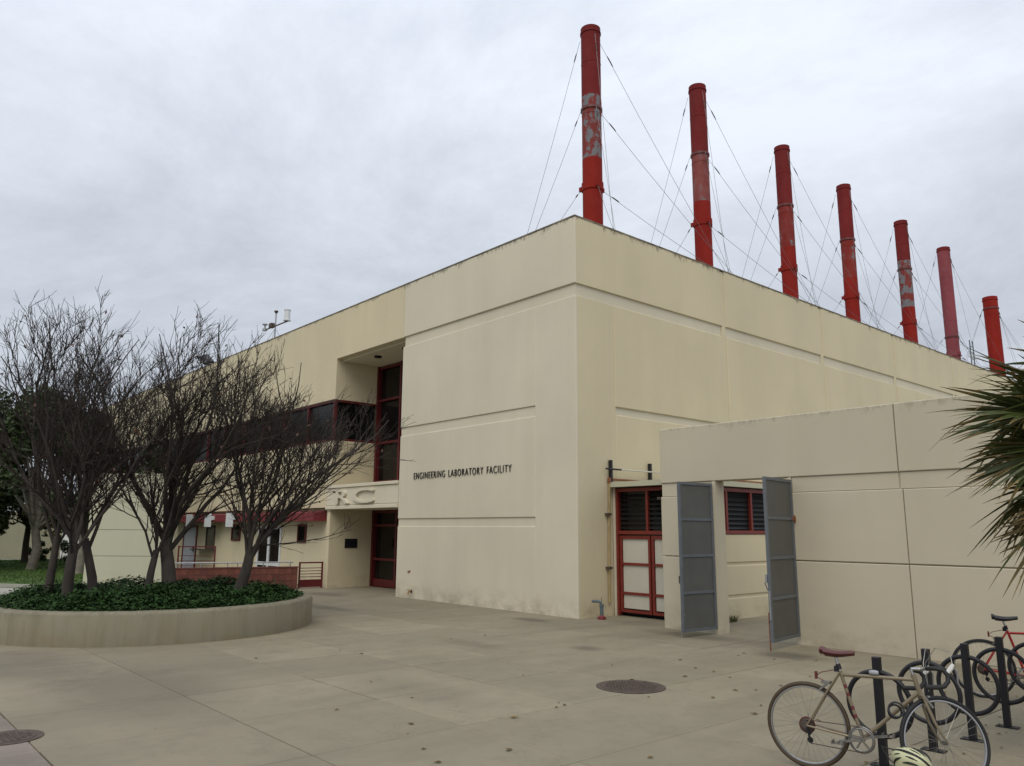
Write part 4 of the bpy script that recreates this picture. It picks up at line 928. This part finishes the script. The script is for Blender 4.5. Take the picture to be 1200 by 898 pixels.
hm = tag(empty('bicycle_helmet',(9.955,-6.60,0.215),R(-8)),'cream and black bicycle helmet hung by the tan bicycle pedal','helmet')
def helmet():
    nu, nv = 20, 10; m = MB(); vs = []
    a_, b_, c_ = 0.150,0.105,0.115
    for i in range(nv+1):
        ph = math.pi/2*i/nv
        for j in range(nu):
            t = 6.2832*j/nu; rid = 1+0.05*math.cos(5*math.atan2(math.sin(t)*math.cos(ph),0.65+math.sin(ph))*1.2)
            vs.append((a_*math.cos(t)*math.cos(ph)**0.8*rid*(1.04 if math.cos(t) < 0 else 1), b_*math.sin(t)*math.cos(ph)**0.8*rid, c_*math.sin(ph)*rid))
    fs = [(i*nu+j,i*nu+(j+1)%nu,(i+1)*nu+(j+1)%nu,(i+1)*nu+j) for i in range(nv) for j in range(nu)]
    m.add(vs,fs); m.build('shell','helmet_cream',hm,True)
    def surf(x,y): 
        q = max(0.0,1-(x/a_)**2-(y/b_)**2); return c_*math.sqrt(q)**0.9
    for (y0,y1,w) in ((-0.034,-0.026,0.006),(0.034,0.026,0.006),(-0.075,-0.050,0.006),(0.075,0.050,0.006)):
        for (xa,xb) in ((-0.110,-0.030),(-0.015,0.100)):
            p = MB(); k = 6; pts = []; rs = []
            for i in range(k):
                t = i/(k-1); x = xa+(xb-xa)*t; y = y0+(y1-y0)*t; pts.append((x,y,surf(x,y)+0.001)); rs.append(0.003+w*math.sin(math.pi*t))
            p.tube(pts,rs,8); p.build('vent','tape_black',hm,True)
    p = MB(); p.tube([(-0.145+0.29*i/14,0.0,surf(-0.145+0.29*i/14,0)+0.004) for i in range(15)],0.011,8); p.build('centre_stripe','tape_black',hm,True)
    MB().torus((0,0,0.006),(0,0,1),0.118,0.016,32,8,0.7).build('lower_rim','tape_black',hm,True)
    for s in (-1,1): MB().tube([(-0.05,s*0.09,0.01),(-0.15,s*0.05,0.02),(-0.20,s*0.02,0.05),(-0.225,0.0,0.075)],0.005,5).build('strap','tape_black',hm)
helmet(); hm.rotation_euler = (R(38),R(6),R(-8))

# ------------------------------------------------------------------ fan palm
pm = tag(empty('fan_palm',(11.10,-4.68,0)),'fan palm with spiky half dry fronds beside the bike rack','palm')
m = MB(); pts = [V((0,0,-0.05))]; rs = [0.17]
for i in range(1,16): pts.append(V((0.02*math.sin(i),0.02*math.cos(i),2.78*i/15))); rs.append(0.15+0.02*(i % 2))
m.tube(pts,rs,14); m.build('trunk','palm_bark',pm,True)
random.seed(77)
def frond(k, az, el, plen, flen, dry, nl=22, fan=R(235), zc=2.78):
    g_, d_ = MB(), MB()
    base_ = V((0,0,zc)); dir_ = V((math.cos(az)*math.cos(el),math.sin(az)*math.cos(el),math.sin(el)))
    tip = base_+dir_*plen+V((0,0,-0.12*plen)); g_.tube([base_,base_.lerp(tip,0.5)+V((0,0,0.05)),tip],[0.016,0.011,0.009],6)
    sd_ = dir_.cross(V((0,0,1))).normalized(); up_ = sd_.cross(dir_).normalized()
    roll = random.uniform(-0.6,0.6); sd2 = sd_*math.cos(roll)+up_*math.sin(roll); up2 = up_*math.cos(roll)-sd_*math.sin(roll)
    fw2 = (dir_*0.95-up2*0.30).normalized(); split = random.uniform(0.30,0.5)
    for i in range(nl):
        a = fan*((i+0.5)/nl-0.5)+random.uniform(-0.05,0.05); L_ = flen*(0.70+0.30*math.cos(a*0.7))*random.uniform(0.82,1.12)
        d = (fw2*math.cos(a)+sd2*math.sin(a)).normalized()
        pl_ = (up2+d*random.uniform(-0.1,0.1)+sd2*random.uniform(-0.35,0.35)).normalized(); sdd = d.cross(pl_).normalized()
        droop = random.uniform(0.02,0.14) + (random.uniform(0.2,0.6) if random.random() < (0.08+0.35*dry) else 0)
        bend = sdd*random.gauss(0,0.05)
        prev = None; mb = d_ if random.random() < dry else g_; tipdry = random.choice((5,5,6,6,7))
        for q in range(7):
            t = q/6; c = tip+d*L_*t+(V((0,0,-1))*droop+bend)*L_*max(0,t-0.25)**1.8*1.6
            ww = 0.026*(min(1,0.25+t/split*0.75))*(1 if t < split else max(0.06,1-((t-split)/(1-split))**1.5))
            row = [c-sdd*ww+pl_*ww*0.55, c, c+sdd*ww+pl_*ww*0.55]
            if prev: (d_ if q >= tipdry else mb).add(prev+row,[(0,1,4,3),(1,2,5,4)])
            prev = row
    f = g_.build('frond','palm_green',pm)
    if d_.v: d_.build('dry_tips','palm_dry',f,kind='stuff')
for k in range(60):
    az = k*2.39996; lay = k/59
    el = R(62)-R(134)*lay+random.uniform(-0.1,0.1)
    frond(k,az,el,random.uniform(0.55,0.80),random.uniform(0.62,0.85),0.05+0.45*max(0,lay-0.55))
for k in range(16): frond(k,k*2.39996+0.7,R(-38)-R(34)*(k/15),random.uniform(0.65,0.9),random.uniform(0.7,0.9),0.35,20,R(200))
# ------------------------------------------------------------------ fallen leaves
random.seed(99)
leafsrc = []
for k in range(4):
    m = MB(); s = 0.022+0.007*k
    m.add([(-s,0,0.006),(-s*.3,s*.5,0.016),(s,0.1*s,0.005),(-s*.2,-s*.5,0.014),(0,0,0.004)],[(0,4,1),(1,4,2),(2,4,3),(3,4,0)]); me = m.build('fallen_leaf','litter_leaf'); leafsrc.append(me)
cnt = 0
def put_leaf(x,y):
    global cnt
    s = leafsrc[cnt % 4]; o = s if cnt < 4 else share(s,'fallen_leaf'); cnt += 1
    o.location = (x,y,0.001); o.rotation_euler = (0,0,random.uniform(0,6.28)); sc_ = random.uniform(0.75,1.35); o.scale = (sc_,sc_,sc_)
    tag(o,'small curled brown fallen leaf lying on the plaza slabs','leaf','fallen leaves on the plaza')
while cnt < 62:
    x, y = random.uniform(0,10.5), random.uniform(-10.5,-1.2)
    if x > 10+(y+5)*0.5+1.5: continue
    if (V((x,y))-V((9.6,-5))).length > 5.5 and random.random() < 0.55: continue
    put_leaf(x,y)
while cnt < 150:
    x, y = random.gauss(10.2,0.45), random.gauss(-3.3,0.9)
    put_leaf(x,min(y,-0.4))
